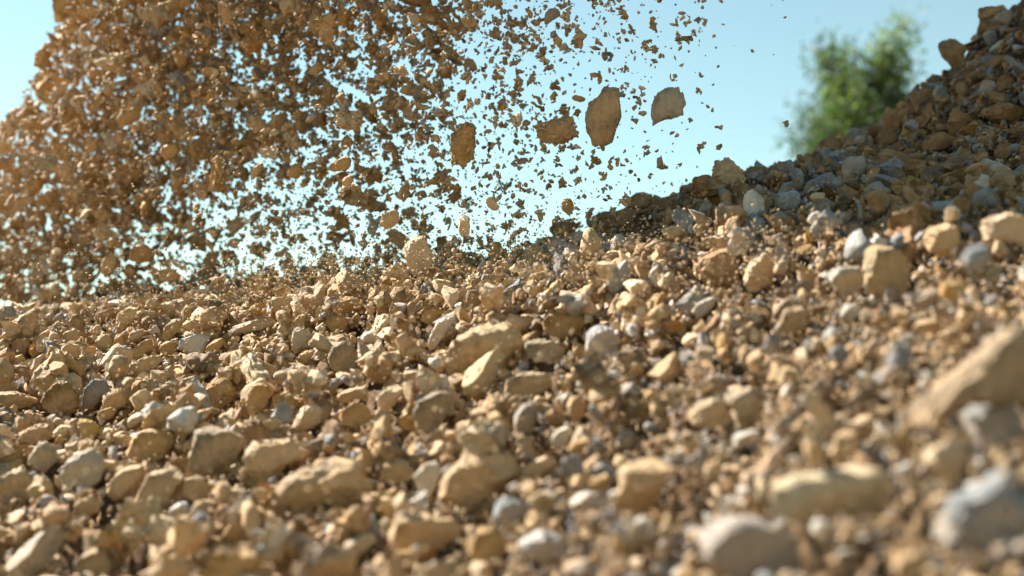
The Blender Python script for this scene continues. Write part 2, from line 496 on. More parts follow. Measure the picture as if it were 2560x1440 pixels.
LIE = [
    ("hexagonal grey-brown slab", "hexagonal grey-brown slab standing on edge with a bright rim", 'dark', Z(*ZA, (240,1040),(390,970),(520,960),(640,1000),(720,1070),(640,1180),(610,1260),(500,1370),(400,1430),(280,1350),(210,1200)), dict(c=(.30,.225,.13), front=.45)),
    ("rough knobbly boulder", "rough knobbly tan boulder behind the long curved boulder", 'tan', Z(*ZA, (630,1180),(720,1090),(860,1050),(1010,1050),(1130,1130),(1300,1150),(1200,1220),(1000,1290),(900,1400),(740,1440),(660,1300)), dict(rough=1)),
    ("long curved ochre boulder", "long curved ochre boulder with a dark hollow beneath it", 'tan', [(675,1260),(700,1210),(760,1160),(840,1132),(900,1140),(930,1180),(935,1250),(880,1275),(800,1260),(740,1290),(690,1290)], dict(under=1)),
    ("pitted ochre lump", "pitted ochre lump leaning beside the upright wedge slab", 'ochre', Z(*ZA, (340,650),(440,590),(540,600),(600,680),(590,760),(480,850),(390,820),(340,730)), dict(rough=1)),
    ("upright wedge slab", "upright ochre wedge slab with a flat face and pointed foot", 'ochre', Z(*ZA, (680,620),(740,600),(860,650),(880,720),(850,800),(800,900),(740,930),(700,860),(680,740)), dict(front=.4)),
    ("white wedge stone", "white wedge stone leaning against the arched boulder", 'pale', Z(*ZA, (2230,110),(2300,10),(2360,40),(2370,100),(2310,190),(2260,260),(2190,370),(2120,400),(2150,280)), dict()),
    ("round ochre disc stone", "round ochre disc-like stone behind the white wedge stone", 'ochre', Z(*ZA, (2070,90),(2120,20),(2210,15),(2260,60),(2220,130),(2150,180),(2080,150)), dict(front=.4)),
    ("small white peaked stone", "small white peaked stone lying left of the white wedge", 'pale', Z(*ZA, (1570,280),(1640,170),(1700,240),(1800,270),(1790,340),(1640,310)), dict()),
    ("grey-tan spire stone", "grey-tan spire-like stone standing on the sunlit slope", 'grey', Z(*ZA, (1060,200),(1080,100),(1140,130),(1180,190),(1230,240),(1180,350),(1070,400),(1050,300)), dict(c=(.45,.38,.28))),
    ("ochre bun-shaped stone", "ochre bun-shaped stone at the foot of the grey-tan spire", 'ochre', Z(*ZA, (1070,420),(1160,360),(1240,370),(1285,430),(1240,490),(1130,490)), dict()),
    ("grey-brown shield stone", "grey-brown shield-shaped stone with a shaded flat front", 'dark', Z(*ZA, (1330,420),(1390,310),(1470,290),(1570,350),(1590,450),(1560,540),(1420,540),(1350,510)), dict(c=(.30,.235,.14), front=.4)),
    ("striped white slate", "striped white and grey slate piece catching the sun", 'pale', Z(*ZA, (125,270),(160,230),(250,230),(340,250),(400,270),(360,340),(330,430),(240,400),(160,340)), dict(c=(.55,.53,.50), hi=1)),
    ("ribbed ochre lump", "ribbed ochre lump pressed against the striped white slate", 'ochre', Z(*ZA, (350,370),(420,290),(500,270),(515,310),(470,380),(390,415)), dict(hi=1)),
    ("long grey ridge stone", "long grey-tan ridge of stone behind the striped white slate", 'grey', Z(*ZA, (430,250),(560,180),(700,140),(830,100),(930,100),(940,150),(800,210),(700,230),(500,270)), dict(c=(.47,.40,.30), hi=1)),
    ("speckled brown stone", "speckled brown stone behind the grey-brown shield stone", 'ochre', Z(*ZA, (1310,150),(1360,80),(1480,80),(1520,130),(1480,210),(1380,220)), dict(front=.4)),
    ("blue-grey banded stone", "blue-grey banded stone below the grey-brown shield stone", 'bluegrey', Z(*ZA, (1350,650),(1400,590),(1500,575),(1535,610),(1440,640),(1370,720)), dict()),
    ("flat tan finger stone", "flat tan finger-like stone lying in fine gravel", 'tan', Z(*ZA, (125,610),(200,590),(330,560),(420,530),(430,560),(330,600),(200,650),(140,650)), dict(hi=1)),
    ("ochre dome with bright rim", "ochre dome with a bright rim, below the blue-grey banded stone", 'ochre', Z(*ZA, (1420,880),(1460,800),(1540,760),(1620,790),(1700,870),(1690,960),(1560,1000),(1450,960)), dict(front=.4)),
    ("bent tan slab", "bent tan slab lying on top of the ochre dome", 'tan', Z(*ZA, (1380,740),(1480,680),(1660,650),(1700,700),(1700,780),(1560,760),(1420,810)), dict()),
    ("tall sandy tooth", "tall sandy tooth-like stone between the ochre dome and the dark block", 'sand', Z(*ZA, (1700,880),(1730,740),(1820,660),(1920,640),(1950,700),(1880,800),(1780,900)), dict()),
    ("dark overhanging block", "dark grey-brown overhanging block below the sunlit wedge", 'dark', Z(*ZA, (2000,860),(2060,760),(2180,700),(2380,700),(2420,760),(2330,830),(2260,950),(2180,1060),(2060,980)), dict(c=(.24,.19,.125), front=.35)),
    ("sandy shoulder stone", "sandy shoulder-shaped stone above the rough knobbly boulder", 'sand', Z(*ZA, (1030,1000),(1100,850),(1220,780),(1300,850),(1290,950),(1200,1020)), dict(rough=1)),
    ("tan stone with grey face", "tan stone with a grey shaded face beside the long curved boulder", 'tan', Z(*ZA, (1700,1400),(1760,1290),(1900,1240),(2030,1260),(2050,1400),(1900,1440)), dict(front=.4)),
    ("large arched boulder", "large arched tan boulder with a hollow shaded front", 'tan', Z(*ZB, (360,700),(420,450),(560,350),(700,310),(880,340),(970,430),(1000,560),(940,680),(860,720),(700,760),(480,800),(400,780)), dict(under=1, rough=.5)),
    ("sunlit wedge block", "smooth sunlit wedge block leaning in front of the arched boulder", 'cream', Z(*ZB, (440,840),(560,650),(700,540),(800,530),(860,640),(870,730),(760,830),(640,920),(540,960),(490,900)), dict(c=(.60,.45,.25), wedge=1)),
    ("brown wedge over the gravel", "dark ochre wedge-bottomed stone perched behind the arched boulder", 'brown', Z(*ZB, (1090,290),(1180,260),(1330,270),(1480,300),(1480,400),(1400,450),(1280,480),(1170,420),(1110,350)), dict(c=(.36,.21,.075), front=.35)),
    ("grey tooth stone", "grey tooth-shaped stone standing point up", 'bluegrey', Z(*ZB, (1480,560),(1490,400),(1560,320),(1620,250),(1660,330),(1740,470),(1740,580),(1640,650),(1540,620)), dict(c=(.40,.40,.41))),
    ("upright brown plate", "upright brown plate of stone standing in fine gravel near the crest", 'dark', Z(*ZB, (530,180),(530,70),(620,80),(660,140),(650,220),(560,230)), dict(front=.4, c=(.30,.21,.11))),
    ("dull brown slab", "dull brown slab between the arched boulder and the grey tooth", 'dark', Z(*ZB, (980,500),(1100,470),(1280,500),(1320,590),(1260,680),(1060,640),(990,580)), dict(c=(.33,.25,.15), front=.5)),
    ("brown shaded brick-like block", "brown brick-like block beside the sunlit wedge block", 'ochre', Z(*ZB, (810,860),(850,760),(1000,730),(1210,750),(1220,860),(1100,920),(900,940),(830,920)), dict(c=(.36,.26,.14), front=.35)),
    ("tan two-faced rock", "tan two-faced rock on the blurred slope below the grey tooth", 'tan', Z(*ZB, (1980,760),(2050,640),(2200,570),(2280,620),(2320,720),(2220,800),(2080,850),(1990,850)), dict(wedge=1)),
    ("upright tan pebble", "upright tan pebble standing in pale gravel", 'tan', Z(*ZB, (1330,1000),(1370,910),(1460,900),(1500,970),(1470,1090),(1400,1150),(1360,1090)), dict()),
    ("pale blurred flake", "pale blurred flake below the upright tan pebble", 'cream', Z(*ZB, (1200,1290),(1250,1170),(1360,1150),(1390,1210),(1330,1320),(1250,1360)), dict(c=(.62,.54,.42))),
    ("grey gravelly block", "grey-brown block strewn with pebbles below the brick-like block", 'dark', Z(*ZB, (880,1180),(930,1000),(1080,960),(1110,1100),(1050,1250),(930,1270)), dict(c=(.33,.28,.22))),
    ("pale wedge near the rusty rock", "pale wedge of stone standing just below the rusty crumbly rock", 'pale', Z(*ZB, (2320,250),(2400,170),(2530,100),(2510,200),(2440,290),(2380,310)), dict(c=(.55,.49,.42))),
    ("dark grey pebble by the crest", "dark grey rounded pebble at the foot of the sandy upright boulder", 'bluegrey', Z(*ZB, (145,70),(180,20),(260,10),(300,60),(270,110),(190,110)), dict(c=(.30,.30,.31))),
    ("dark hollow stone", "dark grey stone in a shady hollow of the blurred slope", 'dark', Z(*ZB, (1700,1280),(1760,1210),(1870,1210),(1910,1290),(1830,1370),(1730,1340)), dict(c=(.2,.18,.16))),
    ("sandy upright boulder", "sandy upright boulder coated in grit on the crest", 'sand', Z(*R5, (510,290),(570,258),(620,300),(650,370),(690,440),(710,560),(600,640),(500,600),(455,480),(475,380)), dict(rough=1, hi=1, d=3.0)),
    ("block with a grey cap", "tall tan block with a grey flat cap, standing before the bank", 'tan', Z(*R6, (1380,370),(1430,345),(1620,370),(1650,420),(1690,560),(1750,720),(1700,800),(1480,800),(1390,700),(1365,560)), dict(c=(.45,.33,.17), front=.4, d=2.0)),
    ("white-edged shaded rock", "white-edged rock with a shaded brown side, left of the capped block", 'grey', Z(*R6, (1020,630),(1100,570),(1300,535),(1370,570),(1370,700),(1300,790),(1180,780),(1100,700)), dict(c=(.42,.36,.29))),
    ("rusty crumbly rock", "rusty crumbly rock full of holes, on the far blurred slope", 'rust', Z(*R6, (95,460),(150,400),(250,370),(380,440),(460,590),(450,680),(340,750),(180,700),(110,580)), dict(rough=1.3, d=2.4, c=(.42,.24,.10))),
    ("tall leaning tan rock", "tall leaning tan rock right of the rusty crumbly rock", 'sand', Z(*R6, (500,580),(520,500),(620,420),(715,385),(710,480),(690,580),(640,720),(480,800),(450,720)), dict(rough=.8, d=2.25)),
    ("knobbly tan rock", "knobbly tan rock right of the tall block with a grey cap", 'tan', Z(*R6, (1810,250),(1900,200),(2070,250),(2090,380),(2060,480),(1950,500),(1830,430)), dict(rough=1, d=2.0)),
    ("broad tan edge rock", "broad tan rock cut by the picture edge below the shaded bank", 'sand', Z(*R6, (2240,200),(2330,150),(2450,150),(2600,180),(2620,400),(2400,360),(2250,360)), dict(rough=1, d=1.9)),
    ("brown ball-like pebble", "brown ball-like pebble on the blurred slope", 'brown', Z(*R6, (720,980),(760,880),(850,840),(960,870),(990,950),(930,1030),(820,1060),(740,1050)), dict(c=(.36,.24,.12), front=.5)),
    ("pale angular chip", "pale angular chip below the white-edged shaded rock", 'pale', Z(*R6, (1180,900),(1250,820),(1330,810),(1350,900),(1280,960),(1200,950)), dict()),
    ("huge smooth tan boulder", "huge smooth tan boulder, strongly blurred, cut by the picture edge", 'tan', [(2240,1060),(2300,1000),(2390,930),(2480,850),(2600,780),(2660,950),(2560,1020),(2400,1010),(2330,1050)], dict(d=1.3, rough=.8, c=(.37,.265,.155))),
    ("blurred tan saddle stone", "blurred tan saddle-shaped stone above the huge smooth boulder", 'tan', Z(*R6, (1710,1000),(1760,930),(1850,930),(1980,1000),(1960,1050),(1850,1070),(1740,1040)), dict()),
    ("big cream flat stone", "big cream flat-topped stone, strongly blurred, near the lens", 'cream', Z(*R9, (620,880),(700,760),(850,680),(1100,640),(1330,590),(1500,640),(1640,760),(1690,860),(1500,960),(1200,1000),(1100,1000),(900,1030),(700,970)), dict(under=1, c=(.62,.50,.32))),
    ("pinkish pale slab", "large pinkish pale slab, strongly blurred, at the picture's lower edge", 'pale', Z(*R9, (60,1060),(180,1000),(400,980),(560,1010),(880,1090),(900,1200),(950,1440),(250,1440),(140,1200)), dict(c=(.43,.37,.32), front=.6)),
    ("big blue-grey boulder", "big blue-grey boulder, strongly blurred, at the lower corner", 'bluegrey', Z(*R9, (1830,960),(2000,830),(2200,690),(2560,560),(2700,900),(2600,1250),(2300,1290),(2000,1200),(1880,1130)), dict(c=(.26,.28,.29))),
    ("pale grey top stone", "pale grey blurred stone above the big blue-grey boulder", 'pale', Z(*R9, (2040,230),(2120,150),(2300,120),(2500,170),(2560,300),(2560,420),(2400,420),(2200,470),(2100,370)), dict(c=(.40,.40,.39))),
    ("sandy double lump", "sandy double lump left of the pale grey top stone", 'sand', Z(*R9, (1790,500),(1900,390),(2050,380),(2130,480),(2160,620),(2050,740),(1900,730),(1830,620)), dict()),
    ("leaning tan pebble", "leaning tan pebble behind the big cream flat stone", 'tan', Z(*R9, (1110,530),(1170,360),(1270,310),(1350,350),(1330,480),(1200,600)), dict()),
    ("white blurred pebble", "white round pebble at the end of the big cream stone", 'pale', Z(*R9, (1610,640),(1660,580),(1760,580),(1790,640),(1720,710),(1640,690)), dict()),
    ("white peg stone", "white peg-like stone under the big cream flat stone", 'pale', Z(*R9, (960,1040),(1030,980),(1130,1010),(1160,1090),(1080,1200),(990,1160)), dict()),
    ("upright grey-brown stone", "upright grey-brown stone with one warm lit side", 'dark', Z(*R9, (290,60),(330,0),(420,-40),(520,0),(600,120),(620,260),(500,330),(430,320),(380,170)), dict(c=(.38,.29,.18))),
    ("pale tan hunched stone", "pale tan hunched stone left of the upright grey-brown stone", 'sand', Z(*R9, (20,270),(100,150),(200,80),(320,120),(390,250),(400,350),(280,340),(160,330)), dict(rough=.8)),
    ("pale bar stone", "pale bar-shaped pebble below the upright grey-brown stone", 'pale', Z(*R9, (360,450),(420,360),(590,340),(600,410),(500,460),(400,490)), dict()),
    ("tan corner stone", "tan blurred stone below the big blue-grey boulder, cut by the lower edge", 'tan', Z(*R9, (1560,1330),(1650,1250),(1800,1230),(1850,1320),(1840,1440),(1600,1440)), dict()),
    ("rough tan potato stone", "rough tan potato-shaped stone with a white chip on it", 'tan', Z(*R8, (720,800),(800,600),(900,510),(1000,510),(1120,620),(1130,760),(1050,900),(920,970),(860,880),(740,880)), dict(rough=.8)),
    ("pale leaf-shaped stone", "pale leaf-shaped stone beside the rough potato stone", 'sand', Z(*R8, (540,690),(640,570),(740,570),(750,700),(690,840),(620,860),(570,780)), dict(c=(.60,.50,.37))),
    ("blue-grey flat stone", "blue-grey flat stone right of the rough potato stone", 'bluegrey', Z(*R8, (1100,940),(1200,830),(1350,870),(1420,960),(1280,1050),(1120,1030)), dict()),
    ("white oval pebble", "white oval pebble lying on the blurred slope", 'pale', Z(*R8, (1660,880),(1720,800),(1850,800),(1990,830),(2000,910),(1900,950),(1750,950)), dict(c=(.62,.56,.48))),
    ("pale grey bent stone", "pale grey bent stone at the lower edge, blurred", 'pale', Z(*R8, (1320,1200),(1370,1080),(1500,1070),(1660,1130),(1740,1220),(1680,1310),(1500,1320),(1340,1310)), dict(c=(.55,.52,.49))),
    ("tan saddle-backed stone", "tan saddle-backed stone with a flat shaded side, lower edge", 'tan', Z(*R8, (330,1130),(380,950),(500,960),(600,920),(690,1000),(880,1010),(920,1100),(850,1240),(650,1250),(420,1240)), dict(front=.4)),
    ("cream tapered stone", "cream tapered stone left of the tan saddle-backed stone", 'cream', Z(*R8, (0,1220),(80,1140),(230,1110),(310,1130),(180,1250),(60,1310)), dict(c=(.60,.49,.34))),
    ("tan hooded stone", "tan hooded stone with a brown shaded inside", 'tan', Z(*R8, (2050,860),(2110,640),(2200,550),(2330,500),(2560,500),(2560,600),(2420,700),(2380,850),(2250,1040),(2060,1040)), dict(under=1)),
    ("brown bowl-shaped stone", "brown bowl-shaped stone at the lower edge beside the pale bent stone", 'ochre', Z(*R8, (930,1220),(990,1090),(1080,1060),(1250,1100),(1240,1290),(1100,1340),(980,1300)), dict(front=.4)),
    ("slanting tan chip", "slanting tan chip right of the rough potato stone", 'sand', Z(*R8, (1260,640),(1400,590),(1600,500),(1640,580),(1500,670),(1360,700)), dict()),
    ("long grey corner slab", "long grey-tan slab slanting up at the lower corner", 'grey', Z(*R7, (-60,1420),(110,1220),(300,1110),(500,1020),(580,1110),(500,1180),(400,1300),(250,1440),(0,1460)), dict(c=(.43,.37,.29), wedge=1)),
    ("brown rounded edge stone", "brown rounded stone cut by the lower edge beside the long grey slab", 'ochre', Z(*R7, (490,1440),(560,1310),(660,1220),(800,1210),(870,1290),(860,1440)), dict(c=(.36,.25,.13), front=.45)),
    ("smooth brown loaf stone", "smooth brown loaf-shaped stone below the hexagonal slab", 'ochre', Z(*R7, (970,870),(1030,740),(1150,640),(1300,610),(1370,660),(1330,830),(1250,910),(1090,940),(1000,910)), dict(c=(.40,.27,.13))),
    ("tan loaf stone behind", "tan loaf stone partly behind the smooth brown loaf", 'tan', Z(*R7, (770,780),(850,660),(960,600),(1080,590),(1150,640),(1030,740),(960,860),(850,870)), dict()),
    ("small cube-like brown stone", "small cube-like brown stone right of the smooth brown loaf", 'ochre', Z(*R7, (1340,800),(1370,690),(1440,670),(1550,720),(1560,820),(1480,880),(1370,850)), dict(front=.4, c=(.42,.29,.15))),
    ("creased grey-tan boulder", "creased grey-tan boulder with a bright ridge across it", 'grey', Z(*R7, (420,620),(500,520),(650,470),(760,520),(790,620),(740,720),(640,810),(500,800),(470,720)), dict(c=(.46,.40,.31), hi=1, rough=.6)),
    ("peaked grey-tan stone", "peaked grey-tan stone behind the creased boulder", 'grey', Z(*R7, (190,540),(270,430),(350,430),(420,490),(440,560),(330,660),(270,650)), dict(c=(.42,.33,.22), hi=1)),
    ("round brown corner stone", "round brown stone cut by the picture edge below the flat slab", 'tan', Z(*R7, (-40,740),(90,620),(190,590),(250,660),(270,770),(210,850),(50,870),(-30,850)), dict(c=(.42,.31,.17), rough=.5)),
    ("shaded ochre stone with rim", "ochre stone with a lit rim, left of the hexagonal slab", 'ochre', Z(*R7, (900,560),(980,390),(1100,320),(1230,310),(1300,400),(1280,520),(1150,590),(990,570)), dict(front=.4)),
    ("white egg pebble", "white egg-like pebble under the small cube-like brown stone", 'pale', Z(*R7, (1230,960),(1280,890),(1370,870),(1430,920),(1400,1000),(1290,990)), dict()),
    ("tan crumb boulder", "tan crumbly boulder below the creased grey-tan boulder", 'tan', Z(*R7, (510,900),(590,840),(680,820),(750,880),(730,960),(600,990)), dict(rough=.8)),
    ("dark crumbly hexagon", "dark brown crumbly six-sided stone with a bright top edge", 'brown', Z(*ZC, (440,1020),(470,900),(560,810),(640,790),(720,840),(830,970),(830,1080),(760,1180),(640,1230),(560,1170),(480,1110)), dict(hi=1, rough=.6, front=.4, c=(.30,.17,.05))),
    ("grey triangular plate", "grey triangular plate behind the dark crumbly six-sided stone", 'bluegrey', Z(*ZC, (840,960),(960,830),(1070,730),(1130,800),(1170,920),(1050,990),(1000,1090),(860,1150),(830,1080)), dict(hi=1, front=.3, c=(.25,.245,.24))),
    ("long sunlit lump", "long sunlit tan lump lying below the striped white slate", 'tan', Z(*ZC, (1310,720),(1380,640),(1530,560),(1690,530),(1710,600),(1620,690),(1480,760),(1340,760)), dict(hi=1, rough=.5)),
    ("orange-brown kite stone", "orange-brown kite-shaped stone near the picture's edge", 'rust', Z(*ZC, (110,670),(180,630),(290,660),(360,740),(310,830),(220,860),(170,760)), dict(front=.4)),
    ("speckled brown clump", "speckled brown clump standing behind the orange-brown kite stone", 'brown', Z(*ZC, (80,480),(130,350),(230,320),(330,360),(330,470),(270,570),(170,590),(100,550)), dict(rough=1)),
    ("pale yellow boulder", "pale yellow rounded boulder under the falling curtain", 'cream', Z(*ZC, (1200,200),(1260,90),(1370,20),(1450,10),(1480,90),(1430,200),(1340,260),(1240,240)), dict(c=(.60,.45,.22))),
    ("orange-brown bar stone", "orange-brown bar of stone left of the pale yellow boulder", 'rust', Z(*ZC, (960,150),(1000,80),(1110,50),(1230,20),(1260,70),(1170,160),(1080,210),(980,200)), dict()),
    ("dark slate pebble", "dark slate-grey pebble in the dust under the curtain", 'bluegrey', Z(*ZC, (550,170),(570,90),(640,70),(690,140),(670,220),(590,230)), dict(c=(.2,.21,.22))),
    ("furrowed tan stone", "furrowed tan stone behind the long sunlit lump", 'tan', Z(*ZC, (1330,390),(1380,300),(1480,260),(1560,270),(1530,340),(1430,400),(1350,430)), dict(rough=.8)),
    ("slanting ochre plate", "slanting ochre plate leaning under the furrowed tan stone", 'ochre', Z(*ZC, (1370,560),(1440,450),(1540,370),(1650,380),(1660,450),(1540,520),(1410,600)), dict(front=.4)),
    ("pale-topped brown stone", "pale-topped brown stone below the dark slate pebble", 'tan', Z(*ZC, (640,370),(690,280),(780,250),(860,280),(850,380),(760,400),(680,400)), dict()),
    ("tan cone stone", "tan cone-shaped stone between the pale-topped and the furrowed stone", 'tan', Z(*ZC, (980,420),(1030,330),(1120,300),(1190,360),(1200,470),(1080,490),(1000,470)), dict(rough=.8)),
    ("tan heart-shaped stone", "tan heart-shaped stone just left of the furrowed stone", 'ochre', Z(*ZC, (1180,340),(1240,310),(1320,330),(1330,400),(1270,490),(1210,450)), dict()),
    ("brown curved shell stone", "brown curved shell-like stone above the striped white slate", 'ochre', Z(*ZC, (1680,380),(1730,250),(1830,150),(1930,150),(1940,260),(1850,330),(1760,400)), dict(c=(.38,.26,.12), front=.4)),
    ("ochre knuckle stone", "ochre knuckle-like stone left of the striped white slate", 'ochre', Z(*ZC, (1680,440),(1740,390),(1850,370),(1870,440),(1820,540),(1720,550)), dict(hi=1)),
    ("flat lit slab at the edge", "flat sunlit slab with a shaded underside at the picture's edge", 'tan', Z(*ZC, (-60,930),(100,920),(250,950),(410,1010),(350,1060),(280,1120),(130,1130),(0,1050)), dict(under=1)),
    ("ragged tan mound", "ragged tan mound of hard earth below the flat sunlit slab", 'tan', Z(*ZC, (120,1440),(220,1350),(370,1270),(480,1255),(560,1320),(530,1440),(350,1500)), dict(rough=1, hi=1)),
    ("yellow ochre clod", "yellow ochre curled clod beside the dark crumbly six-sided stone", 'ochre', Z(*ZC, (750,1190),(850,1190),(950,1220),(1040,1290),(1060,1370),(980,1430),(860,1420),(820,1320)), dict(c=(.55,.34,.08), rough=1, hi=1)),
    ("gritty tan hump", "gritty tan hump right of the grey triangular plate", 'tan', Z(*ZC, (1020,1100),(1080,990),(1220,900),(1370,880),(1400,960),(1350,1060),(1200,1130),(1080,1190)), dict(rough=1, hi=1)),
    ("small ochre pillow stone", "small ochre pillow-like stone against the gritty tan hump", 'ochre', Z(*ZC, (1020,1180),(1060,1090),(1150,1080),(1230,1120),(1200,1210),(1080,1240)), dict(hi=1)),
    # tossed up along the crest
    ("triangular brown crest stone", "triangular brown stone standing on the crest under the curtain", 'ochre', Z(*R4, (1770,700),(1850,600),(1920,620),(1925,700),(1850,740),(1790,740)), dict(front=.4, hi=1)),
    ("ochre crest knob", "ochre and dark knob right beside the triangular crest stone", 'ochre', Z(*R4, (1930,760),(1960,690),(2020,680),(2060,760),(2020,800),(1950,810)), dict(rough=.6)),
    ("gritty crest lump", "gritty tan lump on the crest left of the sandy upright boulder", 'tan', Z(*R4, (2190,700),(2230,590),(2310,560),(2350,650),(2330,730),(2230,750)), dict(rough=1)),
    ("thin grey crest slab", "thin grey slab tilted on the slope below the triangular crest stone", 'grey', Z(*R4, (1680,820),(1790,770),(1800,830),(1720,850)), dict()),
    ("ochre oval stone", "ochre oval stone lying below the crest with a dark underside", 'ochre', Z(*R5, (-60,800),(20,765),(130,790),(210,850),(190,900),(80,920),(-30,890)), dict(under=1, c=(.44,.25,.07))),
    ("brown crest pillar", "brown upright stone on the crest right of the pale pointed falling stone", 'ochre', Z(*R5, (1100,440),(1130,380),(1170,365),(1210,400),(1220,480),(1170,530),(1110,500)), dict(rough=.8, d=3.2)),
    ("gritty sandy mound", "gritty sandy mound at the sunlit foot of the shaded bank", 'sand', Z(*R5, (1340,450),(1400,380),(1460,370),(1520,430),(1540,520),(1440,560),(1360,520)), dict(rough=1.2, d=3.1)),
    ("grey crest flake", "grey pointed flake on the crest left of the brown crest pillar", 'grey', Z(*R5, (1010,590),(1060,510),(1100,470),(1095,560),(1080,600)), dict(d=3.0)),
    ("ribbed pale crest stone", "ribbed pale tan stone left of the sandy upright boulder's foot", 'sand', Z(*R5, (190,640),(220,550),(260,535),(300,600),(290,700),(220,720)), dict(rough=.8)),
    ("small white crest chip", "small white chip on the sunlit gravel before the bank", 'pale', Z(*R5, (1620,640),(1680,570),(1710,610),(1670,660)), dict()),
    # the shaded bank
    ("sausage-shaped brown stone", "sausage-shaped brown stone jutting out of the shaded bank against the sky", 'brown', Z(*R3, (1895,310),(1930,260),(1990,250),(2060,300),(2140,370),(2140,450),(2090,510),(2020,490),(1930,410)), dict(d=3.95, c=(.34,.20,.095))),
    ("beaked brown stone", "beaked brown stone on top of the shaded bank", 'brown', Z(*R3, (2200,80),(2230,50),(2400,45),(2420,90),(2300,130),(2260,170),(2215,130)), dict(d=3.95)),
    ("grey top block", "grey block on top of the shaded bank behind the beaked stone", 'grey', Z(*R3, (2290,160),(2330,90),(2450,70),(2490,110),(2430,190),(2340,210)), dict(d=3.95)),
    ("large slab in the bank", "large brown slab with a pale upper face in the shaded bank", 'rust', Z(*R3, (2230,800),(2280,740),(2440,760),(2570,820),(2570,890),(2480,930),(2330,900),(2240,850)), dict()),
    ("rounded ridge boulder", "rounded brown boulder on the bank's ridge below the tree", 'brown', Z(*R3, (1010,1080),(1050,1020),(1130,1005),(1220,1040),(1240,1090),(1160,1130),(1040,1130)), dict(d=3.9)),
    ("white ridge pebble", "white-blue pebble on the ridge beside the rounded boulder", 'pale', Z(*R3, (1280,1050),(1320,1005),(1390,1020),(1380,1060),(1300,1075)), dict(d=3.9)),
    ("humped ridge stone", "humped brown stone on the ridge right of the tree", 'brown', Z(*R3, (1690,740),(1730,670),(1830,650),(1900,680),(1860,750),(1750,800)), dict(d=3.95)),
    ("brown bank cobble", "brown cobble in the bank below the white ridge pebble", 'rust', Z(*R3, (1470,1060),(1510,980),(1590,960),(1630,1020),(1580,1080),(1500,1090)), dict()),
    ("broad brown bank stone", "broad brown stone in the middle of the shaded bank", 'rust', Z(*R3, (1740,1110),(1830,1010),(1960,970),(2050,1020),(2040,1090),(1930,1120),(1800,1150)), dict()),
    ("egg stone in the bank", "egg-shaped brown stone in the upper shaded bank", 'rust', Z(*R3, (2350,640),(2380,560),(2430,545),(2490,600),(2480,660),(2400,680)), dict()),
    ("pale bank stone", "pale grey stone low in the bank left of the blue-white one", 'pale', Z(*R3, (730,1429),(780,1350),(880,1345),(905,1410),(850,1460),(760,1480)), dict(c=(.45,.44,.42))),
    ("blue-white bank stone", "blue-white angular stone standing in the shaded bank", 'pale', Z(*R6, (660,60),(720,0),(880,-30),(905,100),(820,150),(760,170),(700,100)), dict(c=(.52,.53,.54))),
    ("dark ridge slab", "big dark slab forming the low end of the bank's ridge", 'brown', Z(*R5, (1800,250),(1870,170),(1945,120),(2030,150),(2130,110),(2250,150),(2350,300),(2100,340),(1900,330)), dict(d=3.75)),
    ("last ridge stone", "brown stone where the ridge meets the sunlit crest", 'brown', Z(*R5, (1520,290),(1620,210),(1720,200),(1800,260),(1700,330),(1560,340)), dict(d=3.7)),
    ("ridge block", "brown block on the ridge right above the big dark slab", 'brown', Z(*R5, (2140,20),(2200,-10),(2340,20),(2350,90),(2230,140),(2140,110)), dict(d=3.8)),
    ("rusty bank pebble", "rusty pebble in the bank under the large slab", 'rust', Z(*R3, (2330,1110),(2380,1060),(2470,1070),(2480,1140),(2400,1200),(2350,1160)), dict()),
]


def radial(poly, th):
    """how far the outline lies from its middle in each direction"""
    P0 = np.asarray(poly, float)
    P1 = np.roll(P0, -1, 0)
    d = np.stack([np.cos(th), np.sin(th)], -1)[:, None, :]
    e = (P1 - P0)[None]
    a = P0[None]
    den = d[..., 0] * e[..., 1] - d[..., 1] * e[..., 0]
    den = np.where(np.abs(den) < 1e-12, 1e-12, den)
    t = (a[..., 0] * e[..., 1] - a[..., 1] * e[..., 0]) / den
    u = (a[..., 0] * d[..., 1] - a[..., 1] * d[..., 0]) / den
    ok = (t > 0) & (u >= -1e-6) & (u <= 1 + 1e-6)
    return np.where(ok, t, 0).max(1)


def centroid(p):
    p = np.asarray(p, float)
    q = np.roll(p, -1, 0)
    c = p[:, 0] * q[:, 1] - q[:, 0] * p[:, 1]
    return ((p + q) * c[:, None]).sum(0) / (3 * c.sum())


